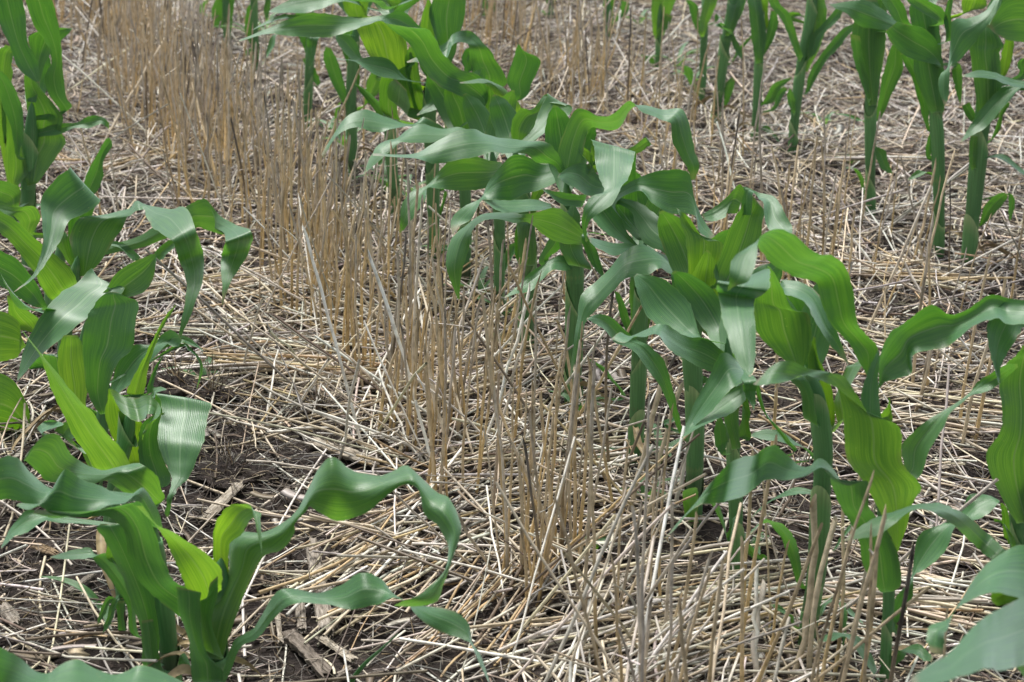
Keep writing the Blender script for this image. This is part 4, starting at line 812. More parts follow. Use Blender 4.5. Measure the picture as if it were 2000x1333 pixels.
p = Plant((1473, 285), [(1473, 282, 9), (1478, 210, 10), (1482, 140, 11), (1484, 80, 16), (1482, 30, 22), (1480, -20, 18)],
          'back right row corn plant with an open V of dark leaves', GR)
p.leaf('D', '500 340 542 340; 478 200 562 200; 463 50 542 62; 453 -20 522 -20', d=(-1, 0), s=0, young=.0, cup=-.5)
p.leaf('D', '530 340 552 305; 558 200 602 222; 578 110 627 132; 588 60 617 62', d=(0, 0), s=0, young=.0, W=4)
p.leaf('D', '590 605 612 612; 618 530 652 542; 658 480 682 502', d=(-1, -1), s=.2, young=.0, W=3)
p.leaf('D', '515 740 525 720; 560 700 570 740; 620 760 625 790; 640 800 642 803', d=(-1, -2), s=.4, young=.05, W=3)
p.leaf('D', '545 150 570 150; 520 50 570 40; 530 -20 575 -20', d=(1, 1), s=0, young=.6, W=4)
p.leaf('D', '520 600 530 590; 560 540 600 570; 600 470 700 460; 700 430 702 432'.replace('600 470 700 460; 700 430 702 432', '600 470 640 500; 700 430 705 440'), d=(1, 1), s=.2, young=.1, W=3)
fill(p, 1, 26)

p = Plant((1396, 246), [(1396, 243, 10), (1404, 180, 12), (1412, 120, 14), (1422, 60, 19), (1432, 10, 18), (1436, -30, 14)],
          'leaning corn plant with a smooth thick stem beside thin stubble in the back right row', GR)
p.leaf('D', '328 190 372 190; 338 60 432 62; 348 -20 452 -20', d=(-1, 0), s=0, young=.1, cup=-.6)
p.leaf('D', '352 180 372 175; 375 260 400 230; 395 300 430 290; 430 335 434 330', d=(-1, -2), s=0, young=0, W=3)
p.leaf('D', '360 360 366 350; 400 280 410 300; 460 215 470 225; 482 198 484 200', d=(0, 0), s=0, young=0, W=2.5)
p.leaf('D', '320 620 330 610; 330 480 370 520; 370 430 390 450', d=(0, -1), s=0, young=0, W=3)
p.leaf('D', '275 140 300 130; 300 150 370 195; 330 155 372 175'.replace('330 155 372 175', '365 165 372 185'), d=(-1, -2), s=.5, young=0, W=3)
fill(p, 1, 27)

p = Plant((1372, 205), [(1372, 202, 7), (1373, 150, 8), (1374, 100, 9), (1376, 50, 12), (1376, 0, 12)],
          'thin corn plant with a single bright drooping leaf at the top, back right row', GR)
p.leaf('D', '195 200 215 200; 190 120 245 120; 215 0 285 20; 220 -40 290 -40', d=(-2, -1), s=0, young=.45, cup=-.4)
p.leaf('D', '195 210 205 190; 150 120 190 120; 130 40 180 40; 110 0 140 0', d=(0, 0), s=0, young=0, W=4)
p.leaf('D', '270 130 285 120; 280 80 310 100; 330 130 335 150', d=(0, 0), s=.3, young=0, W=3)
p.leaf('D', '180 540 195 530; 120 440 160 450; 90 370 140 380; 40 370 60 360', d=(0, -1), s=.3, young=.05, W=3)
fill(p, 1, 28)

p = Plant((1284, 150), [(1284, 147, 6), (1286, 100, 7), (1288, 50, 11), (1290, 0, 14)],
          'small corn plant with a striped upright blade, back right row beside the tall stubble clump', GR)
p.leaf('P', '1276 70 1296 70; 1272 20 1312 20; 1275 -20 1325 -10', d=(0, 0), s=0, young=.35, cup=-.4)
p.leaf('P', '1278 75 1288 70; 1290 48 1305 55; 1300 26 1314 32', d=(-1, -1), s=0, young=.4, W=3)
p.leaf('P', '1276 140 1280 135; 1262 110 1276 114; 1252 108 1260 120', d=(0, 0), s=0, young=.1, W=3)

p = Plant((1190, 85), [(1190, 83, 6), (1189, 40, 8), (1188, -10, 10)],
          'corn plant seen only as a green stem through the tall stubble clump at the top', GR)
p.leaf('P', '1180 60 1196 60; 1178 10 1200 10; 1180 -30 1204 -30', d=(0, 0), s=0, young=.2)
p.leaf('P', '1196 50 1200 45; 1210 20 1226 25; 1214 0 1228 5', d=(0, 0), s=0, young=0, W=3)

p = Plant((1074, 44), [(1074, 42, 6), (1075, 10, 7), (1076, -30, 8)],
          'corn plant stem base at the top edge, right of the middle row crown', GR)
p.leaf('P', '1068 40 1070 34; 1056 20 1066 24; 1046 14 1054 20', d=(0, -1), s=.2, young=.1, W=3)
p.leaf('P', '1068 10 1084 10; 1066 -20 1090 -20; 1070 -50 1088 -50', d=(0, 0), s=0, young=0)

p = Plant((960, 30), [(960, 28, 6), (958, 0, 7), (956, -40, 8)],
          'far corn plant behind the middle row with one narrow leaf hanging down', GR)
p.leaf('B', '1400 -120 1450 -110; 1405 -20 1470 -10; 1403 60 1474 60; 1408 150 1462 152; 1418 205 1442 212; 1420 250 1425 250', d=(-2, -4), s=0, young=0, W=5)

# ---- right edge
p = Plant((2008, 1255), [(2008, 1250, 15), (1998, 1150, 16), (1992, 1070, 17), (1990, 990, 18), (1995, 930, 20), (2005, 860, 14)],
          'corn plant at the right edge with a broad upright striped blade partly out of frame', GE)
p.leaf('M', '1950 1480 2060 1480; 1828 1260 2085 1300; 1788 1110 2095 1150; 1858 1000 2092 1000; 1878 870 2087 850; 1863 720 2087 700; 1900 605 2082 580; 1950 560 2062 520; 1990 500 2040 480', d=(-1, -1, 0, 0), s=0, young=.25, cup=.5, W=7)
p.leaf('M', '2100 500 2150 560; 2040 330 2140 420; 1905 250 2000 395; 1800 368 1972 442; 1798 460 1902 542; 1813 560 1872 602; 1838 650 1862 682; 1857 712 1860 712', d=(-2, -3, -5, -6), s=0, young=0, cup=.4, W=5, join=False)
p.leaf('K', '1960 650 1900 720; 1902 600 1840 667; 1802 508 1740 592; 1702 423 1650 492; 1600 358 1560 422; 1480 338 1450 377; 1370 348 1340 397; 1280 368 1265 447; 1180 408 1190 514; 1090 463 1100 529; 998 538 1000 547', d=(-4, -12, -20, -24, -26), s=(.2, .2, .3, .5, .8, .8, .5, .4, .4), young=.2, cup=-.4)
p.leaf('K', '1940 600 1960 590; 1880 440 1940 520; 1820 400 1880 420; 1850 330 1930 400; 1870 330 1900 340'.replace('1820 400 1880 420; 1850 330 1930 400; 1870 330 1900 340', '1835 440 1870 440; 1830 420 1840 420'), d=(-2, -2), s=0, young=.3, W=4)
p.leaf('K', '1910 560 1930 540; 1880 470 1925 480; 1870 380 1910 380; 1860 335 1880 335', d=(1, 1), s=0, young=.35, W=4)

p = Plant((2260, 1560), [(2260, 1550, 22), (2250, 1420, 24), (2240, 1300, 24), (2230, 1200, 18)],
          'out-of-focus corn plant beyond the lower right corner, only two broad pale leaves in view', GE)
p.leaf('K', '2500 700 2500 1000; 2150 560 2150 902; 2000 568 2000 870; 1898 596 1880 840; 1808 658 1790 844; 1718 763 1690 887; 1638 880 1612 942; 1568 980 1580 1030; 1480 1018 1556 1060; 1453 1090 1552 1122; 1480 1168 1540 1176', d=(-8, -14, -18, -20), s=(.9, .9, .9, .9, .8, .7, .6, .4, .2, .1), young=0, cup=.3, W=9, rip=.1)
p.leaf('K', '2500 900 2500 1300; 2150 798 2150 1202; 2000 853 2000 1237; 1880 913 1890 1264; 1770 978 1790 1257; 1668 1068 1680 1297; 1578 1178 1590 1322; 1470 1233 1480 1342; 1368 1310 1376 1345', d=(-12, -30, -42, -50), s=(.9, .9, .9, .9, .8, .6), young=0, cup=.3, W=11, rip=.1)
p.leaf('K', '2050 1300 2100 1400; 1960 1250 2040 1360; 1820 840 1940 880'.replace('1820 840 1940 880', '1930 1180 2000 1240'), d=(-6, -8), s=0, young=.2)
p.leaf('K', '2100 1200 2150 1250; 1950 830 2020 900; 1830 800 1900 900; 1815 880 1850 910', d=(-10, -10), s=0, young=.6)
# ------------------------------------------------------------------ seedlings and weeds between the rows
def weed(px, py, h, n, label, seed, wide=.011, young=.25):
    b = on_ground(px, py); b[2] = float(gh(b[0], b[1]))
    root = empty('weed_seedling', b); tag(root, label, 'weed', 'small green weeds between the rows')
    r = np.random.default_rng(seed)
    for k in range(n):
        az = 2.4 * k + r.uniform(0, .8); L = h * r.uniform(.7, 1.15); t = np.linspace(0, 1, 14)
        out = L * (.18 * t + .75 * t ** 2 * r.uniform(.5, 1)); up = L * (1.0 * t - .55 * t ** 2.2)
        mid = np.stack([math.cos(az) * out, math.sin(az) * out, up - .004], 1)
        w = wide * r.uniform(.7, 1.1) * np.sin(math.pi * np.clip(t * .93 + .05, 0, 1)) ** .7
        side = np.array([-math.sin(az), math.cos(az), 0])
        u = np.linspace(-1, 1, 5)
        V = mid[:, None, :] + side * (u[None, :, None] * w[:, None, None] / 2)
        V[:, :, 2] += (u ** 2)[None] * w[:, None] * .25
        q = np.arange(13)[:, None] * 5 + np.arange(4)[None]
        Q = np.stack([q, q + 1, q + 6, q + 5], -1).reshape(-1, 4)
        uv = np.stack([np.tile((u + 1) / 2, 14), np.repeat(t * L * 10, 5)], 1)
        mesh_obj('leaf', V.reshape(-1, 3), Q, M_LEAF, None, uv, None, True, young).parent = root
WEEDS = [(497, 96, .13, 6, 'leafy green weed behind the stubble under the long pointing corn leaf'),
         (520, 70, .12, 5, 'bushy weed at the far end of the dense stubble band'),
         (672, 300, .11, 5, 'green seedling among grey stubble tops below the back corn crown'),
         (640, 262, .09, 4, 'small weed hidden deep in the stubble near the back of the middle row'),
         (752, 372, .10, 5, 'seedling at the foot of dark stubble left of a bare corn stem'),
         (795, 400, .09, 4, 'tiny weed close beside the bare corn stem in the middle row'),
         (888, 520, .10, 5, 'weed with spreading leaves between two thin corn stems'),
         (936, 600, .09, 5, 'pale seedling by the base of the thin corn stem'),
         (985, 640, .08, 4, 'low weed among stubble stalks under the drooping corn leaves'),
         (1322, 150, .12, 6, 'leafy weed standing left of the leaning stem in the back row'),
         (1350, 178, .10, 5, 'dark leaved weed just in front of the thin back row plant'),
         (1248, 60, .10, 5, 'weed at the far side of the tall stubble clump'),
         (1164, 1062, .035, 5, 'tiny bright green sprout on soil among the tall stubble stalks'),
         (1128, 815, .06, 4, 'small seedling beside brown stubble at a corn stem base'),
         (1520, 620, .05, 4, 'weed sprout half covered by straw behind the middle row'),
         (1610, 250, .07, 4, 'small weed near the black bottomed corn stem'),
         (1660, 330, .06, 4, 'sprout lying low in matted straw of the back right row'),
         (1290, 900, .07, 4, 'curled seedling with two leaves beside a thick corn stem'),
         (1260, 985, .07, 4, 'low spreading weed behind three golden stubble stalks'),
         (1465, 1085, .045, 4, 'little green sprout at the lower right beside corn stem'),
         (395, 735, .07, 4, 'thin weed by the dark soil clod in the straw'),
         (205, 1190, .08, 3, 'spindly weed by the small pale corn stem')]
for k, (x, y, h, n, lb) in enumerate(WEEDS): weed(x, y, h, n, lb, 40 + k)
# one long grass blade rising from the bottom edge
g0 = on_ground(655, 1352); g0[2] = float(gh(g0[0], g0[1]))
gpts = catmull(np.array([g0, on_plane(700, 1312, g0[1]), on_plane(745, 1268, g0[1] + .01), on_plane(778, 1238, g0[1] + .02)]), 20)
V, Q = tubes(gpts[None], (np.linspace(.0035, .0006, 20))[None], 8, flat=np.array([.25]))
gb = mesh_obj('grass_blade', V.reshape(-1, 3), Q, M_LEAF, None, np.stack([np.tile(np.linspace(.1, .9, 8), 20), np.repeat(np.linspace(0, 1, 20), 8)], 1), None, True, .05)
localise(gb, g0); tag(gb, 'single narrow green grass blade rising over straw at the bottom edge', 'grass blade')

# ------------------------------------------------------------------ straw colours
PAL = np.array([[.72, .62, .46], [.57, .48, .34], [.42, .39, .345], [.82, .78, .69], [.19, .145, .105], [.64, .58, .49], [.54, .40, .22]])
def pick(n, w, rng):
    c = PAL[rng.choice(len(PAL), n, p=np.array(w) / sum(w))] * .94
    return np.clip(c * rng.uniform(.78, 1.16, (n, 1)) * rng.normal(1, .03, (n, 3)), .02, .85)

# ------------------------------------------------------------------ standing stubble
VX, VY = -345.0, -712.0
def row_xy(k, Zd):
    y = 3960.0 / Zd + VY; x = VX + k * (y - VY)
    return on_ground(x, y)
#        k     spread  per m  Z from  Z to  height
ROWS = [(.745, .033, 116, 2.6, 5.7, .25), (.755, .028, 62, 1.7, 2.7, .25), (.68, .030, 50, 3.2, 5.7, .24), (.60, .035, 34, 3.7, 5.7, .24), (.80, .028, 42, 2.5, 4.6, .24),
        (.815, .022, 34, 1.7, 2.6, .24), (.865, .022, 15, 1.7, 3.2, .25), (.93, .02, 9, 1.7, 3.2, .21), (1.08, .04, 7, 1.7, 5.4, .2), (.50, .05, 5, 3.3, 5.6, .16),
        (1.30, .05, 6, 2.0, 5.4, .18), (1.46, .035, 24, 1.9, 5.6, .22), (1.63, .045, 84, 4.0, 5.8, .25), (1.60, .06, 16, 2.4, 4.2, .22), (1.72, .06, 10, 2.4, 4.4, .22)]
sb, sh, sdn = [], [], []
for k, sg, dens, z0, z1, hh in ROWS:
    n = int(dens * (z1 - z0))
    for z in RNG.uniform(z0, z1, n):
        if RNG.random() < .6 and sb and abs(np.linalg.norm(np.array(last) - row_xy(k, z)[:2])) < .5:   # tillers of one straw plant stand in tufts
            b = np.array(last) + RNG.normal(0, .012, 2)
        else:
            b = row_xy(k + RNG.normal(0, sg), z)[:2]
        last = b
        sb.append(b); sh.append(hh * np.clip(RNG.normal(1, .19), .35, 1.4)); sdn.append(dens)
sb, sh, sdn = np.array(sb), np.array(sh), np.array(sdn)
NS = len(sb)
lean = RNG.normal(0, .09, (NS, 2)) + np.array([.05, .0])
brk = RNG.random(NS) < np.where(sdn > 60, .10, .16)
lean[brk] += RNG.normal(0, .45, (brk.sum(), 2))
K = 8
t = np.linspace(0, 1, K)
base = np.concatenate([sb, gh(sb[:, 0], sb[:, 1])[:, None] - .01], 1)
dirv = np.concatenate([lean, np.ones((NS, 1))], 1); dirv /= np.linalg.norm(dirv, axis=1, keepdims=True)
bend = RNG.normal(0, .004, (NS, 3)) * np.array([1, 1, 0])
STK = base[:, None, :] + dirv[:, None, :] * (sh[:, None] * t)[:, :, None] + bend[:, None, :] * (4 * t * (1 - t))[None, :, None]
kink = RNG.normal(0, .0007, (NS, K, 3)); kink[:, 0] = 0
node = RNG.integers(2, 6, NS); nb = RNG.normal(0, .022, (NS, 2)) * sh[:, None]
over = np.clip(t[None] - t[node][:, None], 0, 1); kink[:, :, 0] += over * nb[:, :1]; kink[:, :, 1] += over * nb[:, 1:]; STK = STK + kink
SRad = RNG.uniform(.0012, .0023, NS)[:, None] * np.linspace(1.08, .86, K)[None] * RNG.uniform(.93, 1.07, (NS, K))
SRad[:, 1:3] *= 1.08
typ = RNG.choice(4, NS, p=[.58, .26, .05, .11])
lo = np.array([[.73, .54, .27], [.68, .56, .38], [.28, .22, .14], [.64, .54, .39]])[typ]
hi = np.array([[.68, .55, .36], [.54, .48, .40], [.15, .135, .12], [.68, .61, .50]])[typ]
f = np.clip((t[None] - RNG.uniform(.25, .75, (NS, 1))) / .35 + .5, 0, 1)[:, :, None]
SC = (lo[:, None] * (1 - f) + hi[:, None] * f) * RNG.uniform(.80, 1.15, (NS, 1, 1)) * RNG.uniform(.86, 1.1, (NS, K, 1))
mould = (RNG.random((NS, K)) < .05)[:, :, None]; SC = np.where(mould, SC * .42, SC)
SC[:, :1] *= .75
def straw_tubes(P, R, C, sides, rag=None):
    V, Q = tubes(P, R, sides)
    if rag is not None:                        # ragged, obliquely broken upper ends
        a = np.arange(sides) / sides * 6.2832
        V[:, -1, :, :] += (P[:, -1] - P[:, -2])[:, None, :] * (np.cos(a[None] + rag[:, :1]) * rag[:, 1:])[:, :, None]
    return V, Q, np.repeat(C[:, :, None, :], sides, 2)
rag = np.stack([RNG.uniform(0, 6.28, NS), RNG.uniform(.05, .35, NS)], 1)

a, b = project(STK[:, 0]), project(STK[:, -1])
mid = (a + b) / 2
vis = (mid[:, 0] > -20) & (mid[:, 0] < 2020) & (mid[:, 1] > -30) & (mid[:, 1] < 1360)
size = np.linalg.norm(a[:, :2] - b[:, :2], axis=1) * SRad[:, 3] / mid[:, 2] * vis
order = np.argsort(-size); big = order[:300]; rest = order[300:]
def zone(p, lean_, ty):
    col = ['golden', 'tan', 'dark mouldy grey', 'bleached pale'][ty]
    kx = (p[0] - VX) / (p[1] - VY)
    if abs(lean_) > .45: return None, col
    if kx < .70: return 'beside the dense stubble band', col
    if kx < .775: return 'in the dense stubble band', col
    if kx < 1.02: return 'close in front of the middle corn row', col
    if kx < 1.35: return 'just behind the middle corn row', col
    return 'before the back right row', col
for i in big:
    V, Q, C = straw_tubes(STK[i:i + 1], SRad[i:i + 1], SC[i:i + 1], 7, rag[i:i + 1])
    o = mesh_obj('stubble_stalk', V.reshape(-1, 3), Q, M_STRAW, None, None, C.reshape(-1, 3))
    localise(o, STK[i, 0])
    z_, c_ = zone(a[i], np.linalg.norm(lean[i]), typ[i])
    if z_ is None:
        lb = c_ + ' cut straw stalk leaning steeply out of the stubble'
    else:
        lb = c_ + ' cut straw stalk standing ' + z_
    tag(o, lb, 'stubble stalk', lb.replace('straw stalk', 'straw stalks'))
V, Q, C = straw_tubes(STK[rest], SRad[rest], SC[rest], 5, rag[rest])
o = mesh_obj('standing_stubble', V.reshape(-1, 3), Q, M_STRAW, None, None, C.reshape(-1, 3))
tag(o, 'further thin stubble stalks standing smaller and deeper in the bands', 'stubble', kind='stuff')

# torn leaf sheaths clinging to the stubble
NW = 900
wi = RNG.integers(0, NS, NW); wt = RNG.uniform(.15, .95, NW)
wp = STK[wi, 0] + (STK[wi, -1] - STK[wi, 0]) * wt[:, None]
wd = RNG.normal(0, 1, (NW, 3)); wd[:, 2] = RNG.normal(-.1, .8, NW); wd /= np.linalg.norm(wd, axis=1, keepdims=True)
wt2 = np.linspace(0, 1, 6); wl_ = RNG.uniform(.008, .05, NW)
curl = RNG.normal(0, .35, (NW, 3))
WP = wp[:, None] + wd[:, None] * (wl_[:, None] * wt2)[:, :, None] + curl[:, None] * (wl_[:, None] * wt2 ** 2)[:, :, None]
WR = RNG.uniform(.0004, .0016, NW)[:, None] * np.array([1, 1, .9, .8, .6, .2])
V, Q = tubes(WP, WR, 4, flat=np.full(NW, .2))
C = np.repeat(pick(NW, [2, 2, 3, 2, 1, 2, 1], RNG), 24, 0)
o = mesh_obj('sheath_shreds', V.reshape(-1, 3), Q, M_STRAW, None, None, C)
tag(o, 'fine torn curls of dry sheath hanging on the stubble stalks', 'dry shreds', kind='stuff')

# ------------------------------------------------------------------ straw lying on the soil
def scatter(n, rng, z0=1.5, z1=6.6):
    z = np.sqrt(rng.uniform(z0 ** 2, z1 ** 2, n)); x = rng.uniform(-1, 1, n) * (.285 * z + .55)
    P = np.stack([x, z * CP + .0, np.zeros(n)], 1)
    P[:, 1] = z / CP - CAM_H * math.tan(PITCH)       # axis depth to ground distance
    return P
CLEAR = [((609, 1068), (636, 1232), 34), ((582, 1108), (589, 1222), 22), ((566, 1238), (640, 1312), 34), ((628, 1244), (688, 1284), 26), ((612, 862), (742, 906), 30),
         ((404, 1002), (466, 956), 30), ((133, 1152), (180, 1112), 20), ((72, 1068), (104, 1080), 26), ((8, 1190), (32, 1222), 26), ((1672, 428), (1882, 436), 16),
         ((1122, 886), (1212, 868), 16), ((345, 745), (420, 770), 50), ((440, 920), (500, 930), 45), ((1540, 950), (1590, 960), 40), ((590, 1290), (520, 1260), 40), ((200, 1060), (120, 1120), 40), ((700, 1000), (760, 980), 20)]
def thin(P, rng, strength=1.0):
    pr = project(P)
    nz = np.sin(P[:, 0] * 9 + 2 * np.sin(P[:, 1] * 6)) * np.sin(P[:, 1] * 8 + 1.7 * np.sin(P[:, 0] * 7))
    d_ = .74 + .42 * nz
    d_ = np.where((pr[:, 0] < 620) & (pr[:, 1] > 800), d_ * .74, d_)
    d_ = np.where((pr[:, 0] > 330) & (pr[:, 0] < 900) & (pr[:, 1] > 600) & (pr[:, 1] < 790), d_ * 1.2, d_)
    for (ax_, ay_), (bx_, by_), w_ in CLEAR:           # straw lies thinner over the old stalk chunks
        L2 = (bx_ - ax_) ** 2 + (by_ - ay_) ** 2
        tt = np.clip(((pr[:, 0] - ax_) * (bx_ - ax_) + (pr[:, 1] - ay_) * (by_ - ay_)) / L2, 0, 1)
        dist = np.hypot(pr[:, 0] - ax_ - tt * (bx_ - ax_), pr[:, 1] - ay_ - tt * (by_ - ay_))
        d_ = np.where(dist < w_, d_ * .15, d_)
    return rng.random(len(P)) < d_ * strength
def lying(P, rng, L, r, lift, w, segs=4, tiltmax=.10, bent=.0):
    n = len(P); K = segs + 1; t = np.linspace(-.5, .5, K)
    fld = 1.3 * np.sin(P[:, 0] * 2.6 + 1.1) + 1.2 * np.sin(P[:, 1] * 2.1 + P[:, 0] * 1.3)
    yaw = np.where(rng.random(n) < .45, fld + rng.normal(0, .5, n), rng.normal(1.57, .75, n))
    tilt = rng.normal(0, tiltmax, n)
    D = np.stack([np.cos(yaw) * np.cos(tilt), np.sin(yaw) * np.cos(tilt), np.sin(tilt)], 1)
    S_ = np.stack([-np.sin(yaw), np.cos(yaw), np.zeros(n)], 1)
    C0 = P.copy(); C0[:, 2] = gh(P[:, 0], P[:, 1]) + lift
    X = C0[:, None] + D[:, None] * (L[:, None] * t)[:, :, None]
    X = X + S_[:, None] * (rng.normal(0, bent, n)[:, None] * L[:, None] * (t ** 2 * 4))[:, :, None]
    X[:, :, 2] = np.maximum(X[:, :, 2], gh(X[:, :, 0], X[:, :, 1]) + .0015)
    R = r[:, None] * rng.uniform(.88, 1.1, (n, K))
    C = pick(n, w, rng)[:, None] * rng.uniform(.82, 1.1, (n, K, 1))
    return X, R, C
def build_mass(name, X, R, C, sides, label, cat, flat=None):
    V, Q = tubes(X, R, sides, flat)
    o = mesh_obj(name, V.reshape(-1, 3), Q, M_STRAW, None, None, np.repeat(C[:, :, None], sides, 2).reshape(-1, 3))
    return tag(o, label, cat, kind='stuff')
P = scatter(49000, RNG); P = P[thin(P, RNG)]
n = len(P)
L = np.clip(RNG.lognormal(-2.35, .66, n), .02, .36)
X, R, C = lying(P, RNG, L, RNG.uniform(.0007, .0019, n), np.abs(RNG.normal(0, .014, n)) + .001, [4.5, 3.5, 4.5, 4.5, 4.8, 4.5, 1.4], bent=.03, tiltmax=.20)
a, b = project(X[:, 0]), project(X[:, -1]); md = (a + b) / 2
vis = (md[:, 0] > 0) & (md[:, 0] < 2000) & (md[:, 1] > 0) & (md[:, 1] < 1333)
size = np.linalg.norm(a[:, :2] - b[:, :2], axis=1) * R[:, 2] / md[:, 2] * vis
order = np.argsort(-size); big, rest = order[:270], order[270:]
X[big, :, 2] += .008
for i in big:
    V, Q, C1 = straw_tubes(X[i:i + 1], R[i:i + 1], C[i:i + 1], 7)
    o = mesh_obj('fallen_straw', V.reshape(-1, 3), Q, M_STRAW, None, None, C1.reshape(-1, 3))
    localise(o, X[i, 2])
    lum = C[i].mean(); cn = 'bleached white' if lum > .56 else 'pale buff' if lum > .40 else 'greyish tan' if lum > .27 else 'dark brown'
    p_ = md[i]; kx = (p_[0] - VX) / (p_[1] - VY)
    wh = ('on bare soil near old stalk chunks' if kx < .48 and p_[1] > 800 else 'on the open straw mat' if kx < .66 else
          'at the foot of the dense stubble band' if kx < .86 else 'around the stems of the middle corn row' if kx < 1.15 else
          'behind the middle corn row' if kx < 1.5 else 'at the feet of the back right row')
    lb = f'{cn} long fallen straw lying {wh}'
    tag(o, lb, 'fallen straw', lb.replace('fallen straw', 'fallen straws'))
# drifts of aligned straw
bx_, br_, bc_ = [], [], []
for cx, cy, nn, ya in [(560, 700, 26, .05), (640, 735, 18, -.12), (520, 560, 16, .6), (760, 1130, 24, 1.0), (840, 1010, 16, .9), (960, 1180, 18, 1.2), (330, 560, 16, .3), (250, 330, 18, .7),
                       (1730, 560, 24, -.25), (1650, 690, 18, -.5), (1850, 860, 18, -.4), (1500, 560, 14, .2), (1700, 330, 16, .1), (1450, 1180, 18, .35), (1250, 1250, 16, .5), (1830, 1180, 14, -.3), (900, 760, 18, .4), (1130, 900, 14, .2)]:
    c = on_ground(cx, cy); Pn = np.repeat(c[None], nn, 0) + RNG.normal(0, 1, (nn, 3)) * np.array([.05, .035, 0])
    Ln = RNG.uniform(.12, .32, nn); x_, r_, c_ = lying(Pn, RNG, Ln, RNG.uniform(.0011, .0021, nn), RNG.uniform(.012, .03, nn), [6, 4, 1.5, 4, 1, 3, 2], bent=.03, tiltmax=.05)
    m_ = x_.mean(1, keepdims=True); yaw0 = np.arctan2(x_[:, -1, 1] - x_[:, 0, 1], x_[:, -1, 0] - x_[:, 0, 0]); rot = ya + RNG.normal(0, .13, nn) - yaw0
    v_ = x_ - m_; x_ = np.stack([v_[..., 0] * np.cos(rot)[:, None] - v_[..., 1] * np.sin(rot)[:, None], v_[..., 0] * np.sin(rot)[:, None] + v_[..., 1] * np.cos(rot)[:, None], v_[..., 2]], -1) + m_
    x_[:, :, 2] = np.maximum(x_[:, :, 2], gh(x_[:, :, 0], x_[:, :, 1]) + .004)
    bx_.append(x_); br_.append(r_); bc_.append(c_)
build_mass('drifted_straw', np.concatenate(bx_), np.concatenate(br_), np.concatenate(bc_), 6, 'drifts of long straw lying side by side on the mat', 'straw litter')
build_mass('straw_litter', X[rest], R[rest], C[rest], 5, 'tangled mat of short broken straw covering the soil', 'straw litter', RNG.choice([1, .9, .5, .3], len(rest)))
# flat scraps of dead maize leaf and husk
P = scatter(16500, RNG); P = P[thin(P, RNG, 1.1)]; n = len(P)
X, R, C = lying(P, RNG, RNG.uniform(.012, .055, n), np.clip(RNG.lognormal(-5.8, .5, n), .0012, .010), np.abs(RNG.normal(0, .008, n)) + .001, [1, 1.5, 4, 1, 8, 2, 0], segs=3, tiltmax=.2, bent=.12)
build_mass('husk_scraps', X, R, C, 4, 'flat grey scraps of dead leaf and husk between the straws', 'husk scraps', np.full(n, .16))
# hair-fine roots and chaff
P = scatter(110000, RNG); P = P[RNG.random(len(P)) < .95]; n = len(P)
X, R, C = lying(P, RNG, RNG.uniform(.012, .07, n), RNG.uniform(.0003, .0009, n), np.abs(RNG.normal(0, .009, n)), [1.5, 2, 3, .6, 8, 1.5, 2], segs=3, tiltmax=.25, bent=.35)
C = C * .46
build_mass('root_fibres', X, R, C, 3, 'hair fine brown root fibres and chaff matted on the soil', 'chaff')
# soil crumbs
P = scatter(14000, RNG); n = len(P)
P[:, 2] = gh(P[:, 0], P[:, 1])
rr_ = RNG.lognormal(-5.75, .6, n)
tt_ = np.linspace(-1, 1, 5); X = P[:, None] + np.stack([np.zeros(5), np.zeros(5), tt_], 1)[None] * rr_[:, None, None] * RNG.uniform(.5, .9, (n, 1, 1)) + RNG.normal(0, .12, (n, 5, 3)) * rr_[:, None, None]
R = rr_[:, None] * np.array([.15, .8, 1, .8, .15]) * RNG.uniform(.8, 1.2, (n, 5))
V, Q = tubes(X, R, 6)
o = mesh_obj('soil_crumbs', V.reshape(-1, 3), Q, M_SOIL); tag(o, 'scattered dark crumbs of dry soil among the straw', 'soil crumbs', kind='stuff')

# broken straws propped on the litter, leaning every way
def propped(n, k0, k1, z0, z1, rng):
    z = rng.uniform(z0, z1, n); k = rng.uniform(k0, k1, n)
    B = np.array([row_xy(kk, zz) for kk, zz in zip(k, z)]); B[:, 2] = gh(B[:, 0], B[:, 1])
    L = rng.uniform(.10, .34, n); el = np.clip(np.abs(rng.normal(.45, .35, n)), .08, 1.3); az = rng.uniform(0, 6.283, n)
    D = np.stack([np.cos(az) * np.cos(el), np.sin(az) * np.cos(el), np.sin(el)], 1)
    t = np.linspace(0, 1, 6); X = B[:, None] + D[:, None] * (L[:, None] * t)[:, :, None] + rng.normal(0, .0012, (n, 6, 3))
    X[:, :, 2] -= (rng.uniform(0, .02, n)[:, None] * t ** 2)
    X[:, :, 2] = np.maximum(X[:, :, 2], gh(X[:, :, 0], X[:, :, 1]) + .002)
    tp = project(X[:, -1]); bt = project(X[:, 0])
    ok = ~((np.maximum(tp[:, 0], bt[:, 0]) > 380) & (np.minimum(tp[:, 0], bt[:, 0]) < 925) & (bt[:, 1] > 930) & (el > .3))
    X = X[ok]; n = len(X)
    R = rng.uniform(.0010, .0020, n)[:, None] * rng.uniform(.9, 1.1, (n, 6))
    return X, R, pick(n, [5, 3, 3, 6, 1, 5, 1], rng)[:, None] * rng.uniform(.86, 1.08, (n, 6, 1))
parts = [propped(*a, RNG) for a in ((70, .60, .82, 1.75, 2.9), (170, .56, .76, 1.7, 3.0), (120, .74, 1.0, 1.7, 3.2), (120, .42, .74, 3.0, 5.6), (90, 1.0, 1.5, 1.9, 5.0), (110, 1.45, 1.8, 2.2, 5.6))]
X, R, C = (np.concatenate([p_[k] for p_ in parts]) for k in range(3))
C[:70] = np.clip(PAL[[3, 0, 3, 3, 5] * 14][:, None] * RNG.uniform(.92, 1.06, (70, 6, 1)), 0, .84)
